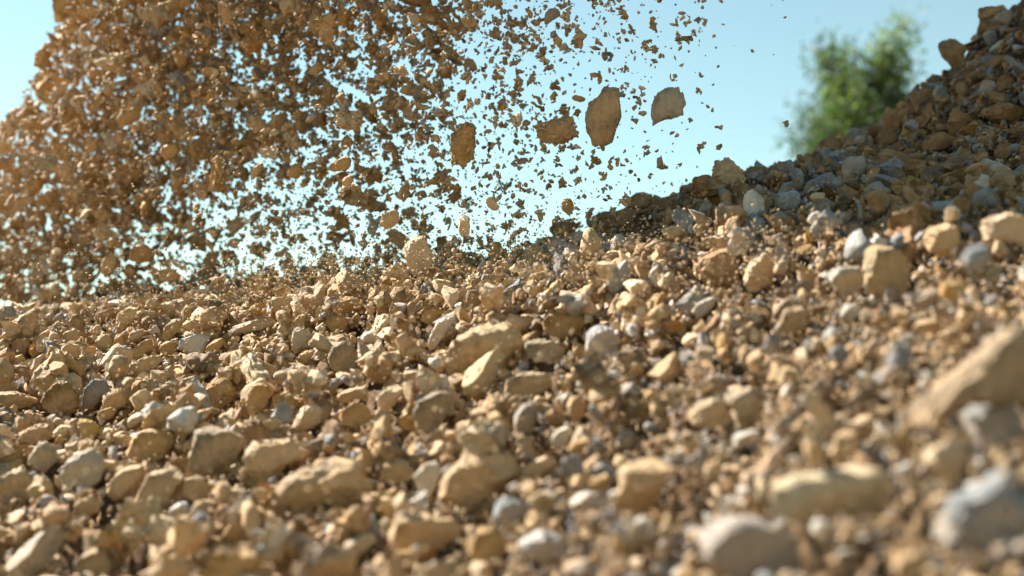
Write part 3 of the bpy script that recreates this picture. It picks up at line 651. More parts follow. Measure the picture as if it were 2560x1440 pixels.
def outline_stone(poly, d, seed, colour, opt, thick=0.62):
    """a solid stone of that outline, real size and its own depth; returns centre and local vertices"""
    r = np.random.default_rng(seed)
    V, Fc = ico(5 if (opt.get('hi') or 2.45 < d < 3.3) else 4)
    cx, cy = centroid(poly)
    rel = np.array([((x - cx) / F * d, -(y - cy) / F * d) for x, y in poly])
    th = np.arctan2(V[:, 2], V[:, 0])
    dirs = np.linspace(-np.pi, np.pi, 181)
    Rt = radial(rel, dirs)
    k = np.array([1, 2, 3, 2, 1.0])
    k /= k.sum()
    Rs = np.convolve(np.r_[Rt[-3:-1], Rt, Rt[1:3]], k, 'valid')
    Rs[-1] = Rs[0]
    R = np.interp(th, dirs, Rs)
    S = Rt.mean()
    rxy = np.hypot(V[:, 0], V[:, 2])
    T = thick * S * opt.get('thick', 1.0) * r.uniform(0.9, 1.2)
    pr = rxy ** 0.8
    P = np.stack([R * pr * np.cos(th), T * np.sign(V[:, 1]) * np.abs(V[:, 1]) ** 0.85, R * pr * np.sin(th)], -1)

    def cutp(nv, c):
        nonlocal P
        nv = np.array(nv, float)
        nv /= np.linalg.norm(nv)
        dd = P @ nv - c
        P = P - np.maximum(dd, 0)[:, None] * nv * 0.94
    fr = opt.get('front', 0)
    if fr:
        cutp((r.uniform(-.12, .22), -1, r.uniform(-.25, .02)), fr * T)
    elif opt.get('under'):
        cutp((.1, -.8, -.62), .42 * S)
        cutp((0, -.3, 1), .62 * S)
    elif opt.get('wedge'):
        cutp((-.62, -.45, .62), .36 * S)
        cutp((.75, -.65, -.1), .36 * S)
    else:
        cutp((r.uniform(-.2, .5), -1, r.uniform(-.35, .2)), r.uniform(.55, .8) * T)
        cutp((r.uniform(-1, -.3), r.uniform(-.6, -.1), r.uniform(.5, 1)), r.uniform(.62, .8) * S)
    if not (opt.get('under') or opt.get('wedge')):      # broken edges: a narrow upper face and a narrow side face
        for nv, lo, hi in (((r.uniform(-.5, 0), r.uniform(-.5, -.2), 1), .70, .84), ((-1, r.uniform(-.6, -.2), r.uniform(.1, .5)), .74, .88)):
            nv = np.array(nv) / np.linalg.norm(nv)
            cutp(nv, r.uniform(lo, hi) * (P @ nv).max())
    for _ in range(6):
        nv = r.normal(size=3)
        nv /= np.linalg.norm(nv)
        cutp(nv, r.uniform(.70, .92) * (P @ nv).max())
    rough = opt.get('rough', 0.0) * .9 + (0.45 if 'hi' in opt and 'd' in opt and not opt.get('clod') else 1.15)
    off = Vector(r.uniform(0, 50, 3))
    out = P.copy()
    L_ = np.linalg.norm(P, axis=1)
    for i in range(len(P)):
        q = Vector(P[i] / S)
        n = 0.08 * noise.noise(q * 1.7 + off) + 0.06 * noise.fractal(q * 3.5 + off, 0.75, 2.0, 4)
        if rough:
            n += rough * (0.06 * noise.fractal(q * 6 + off, 0.7, 2.0, 4) + 0.05 * abs(noise.noise(q * 3.2 + off)) - 0.02)
        out[i] = P[i] * (1 + n)
    return np.array([cx, cy]), out, Fc, S


RECORDS = []        # every stone that is a thing: (object, px, py, size px, kind, colour name, is landmark, short)
HERO_BOX = []       # outlines that loose stones must not cover


def stone_mesh(name, V, Fc, col, mat):
    me = mesh_from_arrays(name, V, Fc, colors=np.repeat(np.asarray(col)[None], len(V), 0), mat=mat)
    me.set_sharp_from_angle(angle=math.radians(38))
    return me


seed = 100
for kind, items in (('fall', FALL), ('lie', LIE)):
    for short, label, ck, poly, opt in items:
        seed += 1
        xs, ys = [p[0] for p in poly], [p[1] for p in poly]
        d = opt.get('d')
        if d is None:
            d = hit_ground(sum(xs) / len(xs), min(ys) + 0.9 * (max(ys) - min(ys))) or 3.6
            d += 0.12 * (max(xs) - min(xs)) / F * d
        c2, Vl, Fc, S = outline_stone(poly, d, seed, ck, opt)
        centre = at(c2[0], c2[1], d)
        Vw = cam2world(Vl)
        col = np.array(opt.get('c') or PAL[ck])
        name = {'fall': 'falling_stone', 'lie': 'stone'}[kind]
        if opt.get('clod'):
            o = link("falling_clod", None, centre, label=label, category="clod", group="stones in the air")
            link("clod_body", stone_mesh("clod_body", Vw, Fc, col, MAT_FALL), parent=o)
            rr = np.random.default_rng(seed)
            for _ in range(70):
                i = rr.integers(len(Vw))
                if Vl[i, 1] > 0.3 * S:
                    continue
                sh, fc = rock_shapes(1, 2, 1.1)
                sz = rr.uniform(.06, .16) * S
                pv = sh[0] * sz * np.array([1, .8, .7])
                cc = PARR[PKEYS.index(rr.choice(['tan', 'ochre', 'sand', 'brown', 'grey']))]
                link("pebble", stone_mesh("pebble", pv @ rand_rot(1, rr)[0].T, fc, cc, MAT_FALL), loc=Vw[i] * .96, parent=o)
        else:
            o = link(name, stone_mesh(name, Vw, Fc, col, MAT_FALL if kind == 'fall' else MAT_STONE), centre, label=label,
                     category="stone", group="stones in the air" if kind == 'fall' else "stones lying on the slope")
        RECORDS.append(dict(o=o, px=c2[0], py=c2[1], size=max(xs) - min(xs), kind=kind, hero=short))
        HERO_BOX.append((min(xs), max(xs), min(ys), max(ys), d, np.array(poly)))

N_HERO_FALL, N_HERO_LIE = len(FALL), len(LIE)

# ------------------------------------------------------------------ loose stones and gravel on the slope
W_SLOPE = dict(tan=.32, sand=.25, ochre=.13, brown=.08, dark=.04, grey=.10, bluegrey=.03, pale=.06, cream=.02)
W_RIGHT = dict(tan=.24, sand=.16, ochre=.10, brown=.12, dark=.12, grey=.14, bluegrey=.06, pale=.07)
W_BANK_SHADE = dict(brown=.30, rust=.17, ochre=.06, dark=.15, grey=.18, bluegrey=.10, pale=.04)  # darker browns and blue-greys put the bank's shade into the stone colours


def slope_points(n, dmax=5.6, dmin=0.8):
    y = np.sqrt(rng.uniform(dmin ** 2, dmax ** 2, n))
    x = rng.uniform(-1, 1, n) * (0.36 * y * 1.8 + 0.2)
    return x, y


def visible(x, y, z, lift=0.03):
    """keep what the slope itself does not hide"""
    vis = np.ones(len(x), bool)
    for t in np.linspace(0.3, 0.96, 14):
        vis &= z * t + lift > height(x * t, y * t)
    return vis


def bank_shade_mask(px, py):
    line = np.interp(px, [1250, 1500, 1900, 2300, 2600], [600, 635, 650, 640, 590])  # follows the shadow's edge, where the painted shade colours begin
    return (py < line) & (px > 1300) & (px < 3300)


def scatter(n, smin, smax, dmin, dmax):
    x, y = slope_points(n, dmax, dmin)
    z = height(x, y)
    px, py, d = project(np.stack([x, y, z], -1))
    keep = visible(x, y, z, 0.04) & (px > -1100) & (px < 3500) & (py < 2200) & (d < dmax)
    if smin < 0.012:     # the finest only where the photograph looks
        keep &= (px > -150) & (px < 2710) & (py < 1560)
    x, y, z, px, py, d = (a[keep] for a in (x, y, z, px, py, d))
    u = rng.uniform(0, 1, len(x))
    sz = (smin ** -2 + u * (smax ** -2 - smin ** -2)) ** -0.5      # diameters, many small and few large
    return x, y, z, px, py, d, sz


def covers_hero(px, py, d, szpx):
    bad = np.zeros(len(px), bool)
    for x0, x1, y0, y1, hd, poly in HERO_BOX[N_HERO_FALL:]:
        m = 0.15 * (y1 - y0)
        bad |= (px > x0 - szpx * .25) & (px < x1 + szpx * .25) & (py > y0 - szpx * .1) & (py < y1 - m + szpx * .4) & (d < hd + 0.04) & (szpx > 0.3 * min(x1 - x0, y1 - y0))
    return bad


def before_hero(px, py, d, szpx):
    """grains that would lie in front of one of the named stones' faces"""
    bad = np.zeros(len(px), bool)
    for x0, x1, y0, y1, hd, poly in HERO_BOX[N_HERO_FALL:]:
        e = ((px - (x0 + x1) / 2) / (0.5 * (x1 - x0) + szpx * .3)) ** 2 + ((py - (y0 + y1) / 2) / (0.5 * (y1 - y0) + szpx * .3)) ** 2
        bad |= (e < 0.9) & (py < y1 - 0.1 * (y1 - y0)) & (d < hd)
    return bad


# fall-line coverage: so many stones of each size class to the square metre
parts = []
for smin, smax, dmin, dmax, cover in ((0.030, 0.080, 0.85, 5.6, 1.9), (0.015, 0.030, 0.8, 5.4, 0.52),
                                      (0.0075, 0.015, 0.8, 4.2, 0.32), (0.0042, 0.0075, 0.8, 2.1, 0.24)):
    area = (0.36 * 1.8) * (dmax ** 2 - dmin ** 2) + 0.4 * (dmax - dmin)
    mean_a = 0.6 * 2 * math.log(smax / smin) / (smin ** -2 - smax ** -2)
    p = scatter(int(cover * area / mean_a), smin, smax, dmin, dmax)
    if smin > 0.02:      # big stones lie thick on one side, thin on the other
        pr = np.interp(p[3], [900, 1500, 2100], [1.0, 0.62, 0.36])
        pr = np.where(bank_shade_mask(p[3], p[4]), 0.5, pr)
        pr = np.where((p[3] < -60) | (p[3] > 2620), pr * .5, pr)
        k = rng.uniform(size=len(pr)) < pr
        p = tuple(q[k] for q in p)
    elif smin < 0.01:
        k = rng.uniform(size=len(p[3])) < np.interp(p[3], [900, 1500], [0.6, 1.0])
        p = tuple(q[k] for q in p)
    parts.append(p)
X, Y, Zz, PX, PY, D, SZ = (np.concatenate([p[i] for p in parts]) for i in range(7))
SPX = SZ / D * F
bk = bank_shade_mask(PX, PY)
# the bank is strewn with larger, cleaner stones
SZ = np.where(bk, np.minimum(SZ, 0.072), SZ)
SPX = SZ / D * F
lift = np.where(SZ > 0.03, rng.uniform(0.12, 0.5, len(X)), rng.uniform(0.05, 0.4, len(X))) * SZ
lift = lift + np.where(SZ < 0.017, rng.uniform(-0.032, 0.004, len(X)), np.where(SZ < 0.034, rng.uniform(-0.014, 0.010, len(X)), rng.uniform(-0.004, 0.014, len(X)))) + pile(X, Y)
POS = np.stack([X, Y, Zz + lift], -1)
PX, PY, D = project(POS)
sil = np.interp(PX, [1300, 1370, 1500, 1560, 1640, 1750, 1900, 2000, 2070, 2200, 2260, 2300, 2340, 2420, 2450, 2560, 2760],
                [600, 580, 530, 495, 500, 455, 415, 400, 350, 305, 255, 205, 190, 170, 60, 0, -120])
crest = np.interp(PX, [0, 400, 700, 950, 1200, 1300, 1380], [768, 735, 700, 670, 648, 625, 590])
over = ~bk & (PX < 1380) & (PY - SPX * .32 < crest)
keep = ~over & (SPX < np.where(PX > 1250, 92, 120)) & ~(covers_hero(PX, PY, D, SPX) & (SPX > 20)) & ~before_hero(PX, PY, D, SPX) & ~(bk & (PY - SPX * .25 < sil))
X, Y, Zz, PX, PY, D, SZ, SPX, bk = (a[keep] for a in (X, Y, Zz, PX, PY, D, SZ, SPX, bk))
POS = POS[keep]
right = PX > 1250 + (PY - 720) * 0.2
ci = np.empty(len(X), int)
cc = np.empty((len(X), 3))
for m, w in ((bk, W_BANK_SHADE), (~bk & right, W_RIGHT), (~bk & ~right, W_SLOPE)):
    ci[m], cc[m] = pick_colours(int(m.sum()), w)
big = ~bk & (SPX > 38) & ~right
ci[big], cc[big] = pick_colours(int(big.sum()), dict(tan=.36, sand=.25, ochre=.18, brown=.08, dark=.03, grey=.08, pale=.02))
infr = (PX > 0) & (PX < 2560) & (PY > 0) & (PY < 1440)

order = np.argsort(-np.where(infr, SPX, 0))
n_ind = 300 - N_HERO_LIE
ind = np.zeros(len(X), bool)
ind[order[:n_ind]] = True
SHAPEWORD = ['stone', 'rock', 'chunk', 'lump']


def place(P, size, aniso, R, pos):
    return np.einsum('ivj,ikj->ivk', P * (0.5 * size)[:, None, None] * aniso[:, None, :], R) + pos[:, None, :]


def aniso_of(n, flat=(0.5, 1.1)):
    return np.stack([rng.uniform(0.95, 1.35, n), rng.uniform(0.75, 1.1, n), rng.uniform(*flat, n)], -1)


# the largest ones, each a thing of its own
idx = np.where(ind)[0]
sh, fc = rock_shapes(len(idx), 4, 1.1, 6, (0.34, 0.75), crust=True)
Vs = place(sh, SZ[idx], aniso_of(len(idx)), lying_rot(len(idx)), np.zeros((len(idx), 3)))
for k, i in enumerate(idx):
    o = link("stone", stone_mesh("stone", Vs[k], fc, cc[i], MAT_STONE), POS[i], category="stone",
             group="stones in the shaded bank" if bk[i] else "stones lying on the slope")
    RECORDS.append(dict(o=o, px=PX[i], py=PY[i], size=SPX[i], kind='lie', hero=None, col=PNAME[PKEYS[ci[i]]], bank=bk[i]))


def bulk(name, mask, mat, label, pos=None, size=None, spx=None, cols=None, lying=True, rough=1.35, flat=(0.45, 1.1), stretch=None,
         lods=((0, 7, 0), (7, 19, 1), (19, 62, 2), (62, 1e9, 3)), cut=(0.36, 0.78), category="gravel"):
    VV, FF, CC, SM = [], [], [], []
    base = 0
    idx_all = np.where(mask)[0]
    # what the lens blurs needs fewer faces
    dep = world2cam(pos)[:, 1]
    eff = spx / (1 + 23 * np.abs(dep - FOCUS) / dep / 10)
    ex, ey, _ = project(pos)
    eff = np.where((ex < -60) | (ex > 2620) | (ey > 1500), eff * .4, eff)
    for lo, hi, sub in lods:
        ids = idx_all[(eff[idx_all] >= lo) & (eff[idx_all] < hi)]
        for ch in np.array_split(ids, max(1, len(ids) // 4000)):
            if not len(ch):
                continue
            sh, fc = rock_shapes(len(ch), sub, rough, 6 if sub > 1 else 3 if sub else 0, cut)
            an = aniso_of(len(ch), flat)
            if stretch:
                an[:, 0] *= rng.uniform(*stretch, len(ch))
            V = place(sh, size[ch], an, lying_rot(len(ch)) if lying else rand_rot(len(ch)), pos[ch])
            nv = V.shape[1]
            VV.append(V.reshape(-1, 3))
            FF.append((fc[None] + (np.arange(len(ch)) * nv)[:, None, None]).reshape(-1, 3) + base)
            CC.append(np.repeat(cols[ch], nv, 0))
            SM.append(np.repeat(rng.uniform(size=len(ch)) < 0.25, len(fc)))
            base += len(ch) * nv
    me = mesh_from_arrays(name, np.concatenate(VV), np.concatenate(FF), np.concatenate(CC), mat=mat, smooth_mask=np.concatenate(SM))
    print(name, len(idx_all), "pieces", len(me.polygons), "faces")
    return link(name, me, kind="stuff", label=label, category=category)


bulk("slope_gravel", ~ind & ~bk, MAT_STONE, "loose tan gravel covering the sunlit slope", POS, SZ, SPX, cc)
bulk("bank_gravel", ~ind & bk, MAT_STONE, "gravel of the shaded bank, shade painted into its browns and blue-greys", POS, SZ, SPX, cc)

# ------------------------------------------------------------------ the falling curtain of gravel
CURT_X = [0, 300, 600, 900, 1200, 1500, 1800, 2100]
CURT_D = [5.2, 4.7, 4.15, 3.7, 3.35, 3.1, 3.0, 2.9]


def curtain_tau(px, py):
    lx = np.interp(py, [-300, 0, 150, 330, 480, 700, 800], [700, 560, 440, 340, 240, 120, 60])
    s_ = px - lx
    t = np.where(s_ < 0, 4.6, 4.0 * np.exp(-np.maximum(s_, 0) / 95) + 0.6) + 0
    body = 1.7 * np.exp(-(np.maximum(s_, 0) / 880) ** 2)
    t = np.where(s_ < 0, 3.4, np.minimum(3.4, 2.8 * np.exp(-np.maximum(s_, 0) / 100) + body))
    t = t * np.interp(px, [1350, 1600, 1800, 2000], [1, .75, .3, 0])
    left = np.interp(py, [-300, 0, 130, 210, 300, 340, 800], [190, 158, 125, 70, 30, -20, -300])
    t = np.where(px < left, 0, t)
    t = np.where(px < 650, t, t * np.interp(py, [640, 760], [1, 0.2]))
    t = t * (1 - .6 * np.exp(-((px - 430) / 230) ** 2 - ((py - 640 + .25 * (px - 430)) / 75) ** 2))
    yc = np.interp(px, [0, 600, 1000, 1300, 1600], [790, 712, 668, 640, 600])
    t = t + np.where((px > 60) & (px < 1450), 0.7 * np.exp(-((py - yc + 6) / 22) ** 2), 0)
    t = np.where(px < 380, np.maximum(t, 2.6 * np.clip((380 - px) / 200, 0, 1) * np.clip((py - 600) / 60, 0, 1)), t)
    return np.where(py > 830, 0, t)


NP = 60000
gpx = rng.uniform(-260, 1990, NP * 6)
gpy = rng.uniform(-260, 810, NP * 6)
tau = curtain_tau(gpx, gpy)
clump = np.array([noise.fractal(Vector((a / 95, b / 120, 3.1)), 0.8, 2.0, 3) for a, b in zip(gpx[::6], gpy[::6])])
clump = np.repeat(clump, 6)[:len(gpx)]
gpx2 = np.repeat(gpx[::6], 6)[:len(gpx)]
# pieces gather round shared points, as clumps torn apart in the air
jit = rng.normal(0, 26, (len(gpx), 2))
near = rng.uniform(size=len(gpx)) < 0.55
gpx = np.where(near, np.repeat(gpx[::6], 6)[:len(gpx)] + jit[:, 0], gpx)
gpy = np.where(near, np.repeat(gpy[::6], 6)[:len(gpy)] + jit[:, 1], gpy)
tau = curtain_tau(gpx, gpy) * np.where(curtain_tau(gpx, gpy) < 2.5, np.exp(1.3 * clump), 1)
A_TOT = 2250 * 1070
FP, FS, FPX, FPY, FD = [], [], [], [], []
start = 0
for smin, smax, share in ((5, 10, .12), (10, 20, .33), (20, 34, .40), (34, 52, .15)):
    mean_a = 0.55 * 2 * math.log(smax / smin) / (smin ** -2 - smax ** -2)
    # candidates are uniform over the sheet; accept in proportion to the coverage wanted
    n_need = share * 4.6 * A_TOT / mean_a
    n_c = int(n_need)
    ids = rng.integers(0, len(gpx), n_c)
    acc = rng.uniform(size=n_c) < np.clip(tau[ids] / 4.6, 0, 1)
    ids = ids[acc]
    jx = gpx[ids] + rng.normal(0, 4, len(ids))
    jy = gpy[ids] + rng.normal(0, 4, len(ids))
    u = rng.uniform(0, 1, len(ids))
    spx = (smin ** -2 + u * (smax ** -2 - smin ** -2)) ** -0.5
    thick = np.interp(jx, [0, 500, 1000, 1500], [.55, .45, .3, .2])
    d = np.interp(jx, CURT_X, CURT_D) + rng.normal(0, 1, len(ids)) * thick * .6
    d = np.clip(d, 2.55, 6.2)
    FP.append(at(jx, jy, d))
    FS.append(spx / F * np.interp(jx, CURT_X, CURT_D))
    FPX.append(jx); FPY.append(jy); FD.append(d)
FP = np.concatenate(FP); FS = np.concatenate(FS); FPX = np.concatenate(FPX); FPY = np.concatenate(FPY); FD = np.concatenate(FD)
FSPX = FS / FD * F
okz = FP[:, 2] > height(FP[:, 0], FP[:, 1]) + FS * .4
hide = (FPX > 1180) & (FSPX > 30)
for x0, x1, y0, y1, hd, poly in HERO_BOX[:N_HERO_FALL]:
    if x0 > 800:
        hide |= (FPX > x0 - FSPX * .3) & (FPX < x1 + FSPX * .3) & (FPY > y0) & (FPY < y1) & ((FD < hd + .1) | (FSPX > 30)) & (FSPX > 8)
# the crest's own big boulder stays in view
keep = okz & ~hide
FP, FS, FPX, FPY, FD, FSPX = (a[keep] for a in (FP, FS, FPX, FPY, FD, FSPX))
W_FALL = dict(ochre=.22, brown=.05, tan=.46, sand=.22, grey=.05, pale=.02)
fi, fcol = pick_colours(len(FP), W_FALL)
fcol = np.minimum(fcol * np.array([1.04, 1.06, 1.10]), .8)
inf = (FPX > 0) & (FPX < 2560) & (FPY > 0) & (FPY < 1440)
order = np.argsort(-np.where(inf, FSPX * np.where(FD < 4.9, 1, .6), 0))
find = np.zeros(len(FP), bool)
find[order[:300 - N_HERO_FALL]] = True
idx = np.where(find)[0]
sh, fc = rock_shapes(len(idx), 4, 1.2, 4, (0.42, 0.85), ragged=True)
Vs = place(sh, FS[idx], aniso_of(len(idx), (0.55, 1.0)), rand_rot(len(idx)), np.zeros((len(idx), 3)))
for k, i in enumerate(idx):
    o = link("falling_stone", stone_mesh("falling_stone", Vs[k], fc, fcol[i], MAT_FALL), FP[i], category="stone", group="stones in the air")
    RECORDS.append(dict(o=o, px=FPX[i], py=FPY[i], size=FSPX[i], kind='fall', hero=None, col=PNAME[PKEYS[fi[i]]]))
# crumbs: every middling piece of the curtain is a ragged knot of smaller ones
rest = np.where(~find)[0]
blur = 23 * np.abs(FD - FOCUS) / FD
knot = rest[(FSPX[rest] > 13) & (FPX[rest] > 250)]
solo = np.setdiff1d(rest, knot)
m_ = 4 if len(knot) < 9000 else 3
kp = np.repeat(FP[knot], m_, 0)
ks = np.repeat(FS[knot], m_)
off = rng.normal(size=(len(kp), 3))
off *= (rng.uniform(.15, .58, len(kp)) / np.linalg.norm(off, axis=1))[:, None]
kp = kp + off * ks[:, None]
kz = ks * rng.uniform(.4, .85, len(kp))
kc = np.repeat(fcol[knot], m_, 0) * rng.uniform(.85, 1.15, (len(kp), 1))
bp_, bs_, bc_ = np.concatenate([FP[solo], kp]), np.concatenate([FS[solo], kz]), np.concatenate([fcol[solo], kc])
bd_ = world2cam(bp_)[:, 1]
bulk("falling_gravel", np.ones(len(bp_), bool), MAT_FALL, "cloud of small ochre gravel and earth crumbs falling through the air", bp_, bs_,
     bs_ / bd_ * F, bc_, lying=False, rough=1.6, flat=(0.45, 0.9), stretch=(0.9, 1.5), lods=((0, 8, 0), (8, 26, 1), (26, 1e9, 2)), cut=(0.35, 0.8))

# grit hopping over the slope: tiny pieces in the sun between lens and crest
ng = 8000
hx = rng.uniform(-60, 2620, ng)
hy = np.interp(rng.uniform(size=ng), [0, .15, .6, .85, 1], [430, 560, 760, 960, 1340])
nc = 4200                     # thickest over the crest where the stones strike
hx[:nc] = np.interp(rng.uniform(size=nc), [0, .12, .8, 1], [200, 600, 1500, 2100])
hy[:nc] = np.interp(hx[:nc], [0, 600, 1000, 1300, 1700, 2100], [800, 720, 670, 640, 610, 560]) + rng.normal(0, 42, nc)
gd = np.array([hit_ground(a, b) or 3.8 for a, b in zip(hx, hy)])
d = gd * rng.uniform(0.72, 0.985, ng)
d = np.where(hy < 740, np.maximum(d, 2.2), d)
gp = at(hx, hy, d)
gs = rng.uniform(0.0020, 0.0058, ng) * np.interp(d, [1, 3, 4], [.8, 1.25, 1.5])
okg = ~((hy < 600) & (hx < 300))
gi, gcol = pick_colours(ng, dict(sand=.45, cream=.15, tan=.4))
bulk("flying_grit", okg, MAT_FALL, "tiny sunlit grit hopping in the air over the slope", gp, gs, gs / d * F, gcol, lying=False,
     rough=.7, stretch=(1, 1.6), lods=((0, 9, 0), (9, 1e9, 1)), category="grit")

# ------------------------------------------------------------------ labels of the smaller stones, by what lies next to them
heroes = {k: [r for r in RECORDS if r['kind'] == k and r['hero']] for k in ('fall', 'lie')}
cand = {}
for r in RECORDS:
    if r['hero']:
        continue
    hs = heroes[r['kind']]
    h = min(hs, key=lambda q: math.hypot(q['px'] - r['px'], (q['py'] - r['py']) * 1.15))
    dx, dy = r['px'] - h['px'], r['py'] - h['py']
    ang = math.degrees(math.atan2(-dy, dx)) % 360
    word = ['right of', 'up and right of', 'above', 'up and left of', 'left of', 'down and left of', 'below', 'down and right of'][int((ang + 22.5) // 45) % 8]
    size = 'larger' if r['size'] > 62 else 'medium' if r['size'] > 42 else 'small'
    air = 'falling ' if r['kind'] == 'fall' else ''
    base = (f"{r['col']} {air}stone", f"{word} the {h['hero']}")
    cand.setdefault(base, []).append((math.hypot(dx, dy), r, size))
ORD = ['nearest', 'second', 'third', 'fourth', 'fifth', 'sixth', 'seventh', 'eighth', 'ninth', 'tenth', 'eleventh', 'twelfth', 'thirteenth',
       'fourteenth', 'fifteenth', 'sixteenth', 'seventeenth', 'eighteenth', 'nineteenth', 'twentieth']
for (what, where), lst in cand.items():
    lst.sort(key=lambda t: t[0])
    for k, (_, r, size) in enumerate(lst):
        pre = size if len(lst) == 1 else ORD[min(k, 19)]
        r['o']['label'] = f"{pre} {what} {where}"

# ------------------------------------------------------------------ tree far behind the bank
def leaf_material():
    m, nt, N, L, P = new_mat("leaf")
    oi = N.new("ShaderNodeAttribute")
    oi.attribute_name = "stone_colour"
    L.new(oi.outputs["Color"], P.inputs["Base Color"])
    P.inputs["Roughness"].default_value = 0.6
    tr = N.new("ShaderNodeBsdfTranslucent")
    L.new(mix(N, L, 'MULTIPLY', 1.0, oi.outputs["Color"], (1.5, 1.7, 0.7)), tr.inputs["Color"])
    ms = N.new("ShaderNodeMixShader")
    ms.inputs[0].default_value = 0.35
    L.new(P.outputs[0], ms.inputs[1])
    L.new(tr.outputs[0], ms.inputs[2])
    L.new(ms.outputs[0], N["Material Output"].inputs[0])
    return m


def bark_material():
    m, nt, N, L, P = new_mat("bark")
    tc = N.new("ShaderNodeTexCoord").outputs["Object"]
    n = noise_node(N, L, tc, 9, 6, 0.7)
    r = ramp(N, [(0.3, (0.07, 0.05, 0.035)), (0.7, (0.2, 0.16, 0.12))])
    L.new(n.outputs["Fac"], r.inputs[0])
    L.new(r.outputs[0], P.inputs["Base Color"])
    P.inputs["Roughness"].default_value = 0.9
    return m


def tube(bm, pts, radii, seg=7):
    rings = []
    for i, p in enumerate(pts):
        t = (pts[min(i + 1, len(pts) - 1)] - pts[max(i - 1, 0)]).normalized()
        q = t.to_track_quat('Z', 'Y')
        rings.append([bm.verts.new(p + q @ Vector((math.cos(a) * radii[i], math.sin(a) * radii[i], 0)))
                      for a in [2 * math.pi * k / seg for k in range(seg)]])
    for a, b in zip(rings, rings[1:]):
        for k in range(seg):
            bm.faces.new((a[k], a[(k + 1) % seg], b[(k + 1) % seg], b[k]))
    bm.faces.new(rings[-1])


TD = 21.0
tb = at(2172, 720, TD)
tree_base = Vector((tb[0], tb[1], FAR_Z))
top_z = at(2160, 85, TD)[2] - FAR_Z
tree = link("leafy_tree", None, tree_base, label="green leafy tree standing far behind the shaded bank, out of focus", category="tree")
bm = bmesh.new()
tr_ = random.Random(11)
trunk_pts = [Vector((0.05 * math.sin(z), 0.06 * math.cos(1.3 * z), z)) for z in np.linspace(-0.1, top_z * 0.8, 10)]
tube(bm, trunk_pts, list(np.linspace(0.12, 0.03, 10)))
tips = []
for i in range(84):
    z0 = tr_.uniform(0.30, 0.86) * top_z
    a = tr_.uniform(0, 2 * math.pi)
    frac = (z0 / top_z - 0.28) / 0.52
    ln = tr_.uniform(0.75, 1.25) * (1.55 - 0.5 * frac)
    p0 = Vector((0.05 * math.sin(z0), 0.06 * math.cos(1.3 * z0), z0))
    out = Vector((math.cos(a), math.sin(a), 0))
    pts = [p0 + out * ln * (0.80 - 0.2 * frac) * t ** 0.85 + Vector((0, 0, ln * (0.55 * t + 0.5 * t * t))) for t in np.linspace(0, 1, 6)]
    tube(bm, pts, list(np.linspace(0.03, 0.006, 6)), 5)
    tips.append(pts)
me = bpy.data.meshes.new("trunk")
bm.to_mesh(me)
bm.free()
me.materials.append(bark_material())
link("trunk", me, parent=tree)
LV, LF, LC = [], [], []
for pts in tips:
    tone = tr_.choice([(0.05, 0.09, 0.035), (0.08, 0.125, 0.045), (0.125, 0.165, 0.06), (0.03, 0.06, 0.035)])
    for _ in range(250):
        t = tr_.uniform(0.15, 1.05) * (len(pts) - 1)
        i = min(int(t), len(pts) - 2)
        p = pts[i].lerp(pts[i + 1], t - i)
        sp = 0.2 * (1.15 - 0.6 * t / len(pts))
        p = p + Vector((tr_.gauss(0, sp), tr_.gauss(0, sp), tr_.gauss(0, sp * 1.2)))
        dr = Vector((tr_.gauss(0, 1), tr_.gauss(0, 1), tr_.gauss(0.5, 1))).normalized()
        sd = dr.orthogonal().normalized()
        sd.rotate(Matrix.Rotation(tr_.uniform(0, 6.28), 3, dr))
        l_, w_ = tr_.uniform(0.07, 0.13), tr_.uniform(0.02, 0.036)
        b0 = len(LV)
        nrm = dr.cross(sd) * w_ * 0.4
        LV += [p, p + dr * l_ * .5 + sd * w_ + nrm, p + dr * l_, p + dr * l_ * .5 - sd * w_ + nrm]
        LF += [(b0, b0 + 1, b0 + 2, b0 + 3)]
        k = tr_.uniform(0.75, 1.3)
        LC += [(tone[0] * k, tone[1] * k, tone[2] * k)] * 4
me = mesh_from_arrays("crown", np.array([v[:] for v in LV]), np.array(LF), np.array(LC), smooth=False, mat=leaf_material())
link("crown", me, parent=tree)

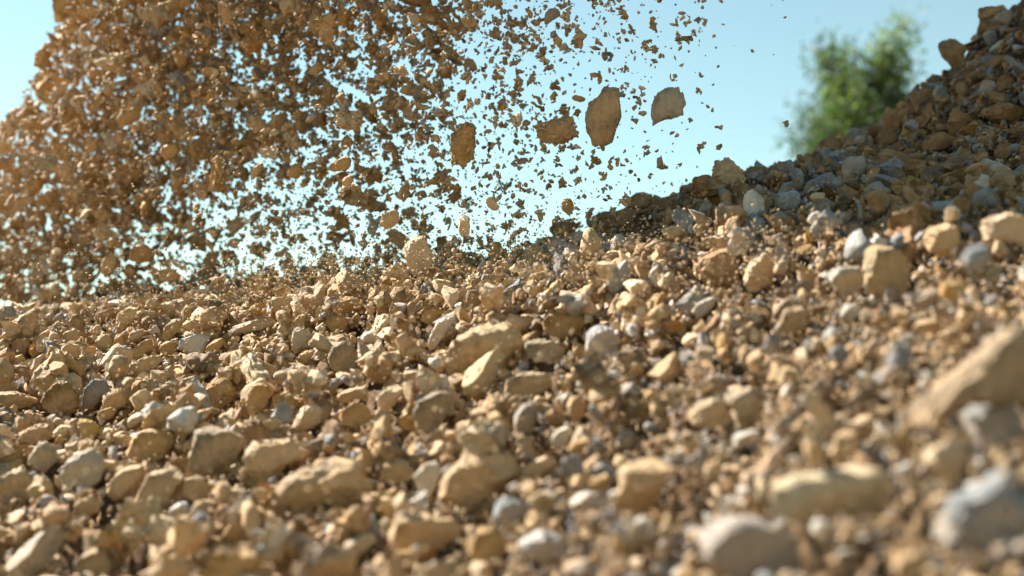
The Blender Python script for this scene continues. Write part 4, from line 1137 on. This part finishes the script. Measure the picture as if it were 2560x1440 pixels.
# ------------------------------------------------------------------ added bucket, out of view, put there to cast the bank's shade
MAT_STEEL, _nt, N, L, P = new_mat("worn_steel")
tc = N.new("ShaderNodeTexCoord").outputs["Object"]
n1 = noise_node(N, L, tc, 6, 8, 0.7)
r1 = ramp(N, [(0.35, (0.10, 0.07, 0.045)), (0.55, (0.22, 0.19, 0.16)), (0.75, (0.35, 0.28, 0.18))])
L.new(n1.outputs["Fac"], r1.inputs[0])
L.new(r1.outputs[0], P.inputs["Base Color"])
P.inputs["Metallic"].default_value = 0.5
P.inputs["Roughness"].default_value = 0.6


def solid(name, V, Fc, parent, thick=0.03, mat=MAT_STEEL):
    me = bpy.data.meshes.new(name)
    me.from_pydata([tuple(v) for v in V], [], Fc)
    bm = bmesh.new()
    bm.from_mesh(me)
    bmesh.ops.solidify(bm, geom=bm.faces[:], thickness=thick)
    bmesh.ops.recalc_face_normals(bm, faces=bm.faces[:])
    bm.to_mesh(me)
    bm.free()
    me.materials.append(mat)
    return link(name, me, parent=parent)


BW = 1.9
prof = [(-0.75, 0.10), (-0.45, 0.0), (0.05, -0.02), (0.42, 0.08), (0.68, 0.32), (0.74, 0.62), (0.66, 0.9), (0.5, 1.08)]
bucket = link("shade_bucket", None, label="worn steel bucket added unseen to shade the bank, high above the slope", category="bucket")
V = [(x, y, z) for y in (-BW, BW) for x, z in prof]
n_ = len(prof)
solid("bucket_shell", V, [(i, i + 1, n_ + i + 1, n_ + i) for i in range(n_ - 1)], bucket)
for y in (-BW + 0.001, BW - 0.001):
    solid("side_plate", [(x, y, z) for x, z in prof] + [(-0.3, y, 0.75)], [tuple(range(n_ + 1))], bucket, 0.04)
for k in range(7):
    y = -BW + 0.25 + k * (2 * BW - 0.5) / 6
    tv = [(-0.72, y - .06, .06), (-0.72, y + .06, .06), (-0.72, y + .06, .14), (-0.72, y - .06, .14), (-0.98, y - .02, .13), (-0.98, y + .02, .13)]
    me = bpy.data.meshes.new("tooth")
    me.from_pydata(tv, [], [(0, 3, 2, 1), (0, 1, 5, 4), (3, 4, 5, 2), (0, 4, 3), (1, 2, 5)])
    me.materials.append(MAT_STEEL)
    link("tooth", me, parent=bucket)
bucket.location = (-1.948, 6.272, 3.306)  # placed, turned and scaled so its shadow covers the bank
bucket.rotation_euler = (0, math.radians(7.85), math.radians(204.35))
bucket.scale = (1.432,) * 3
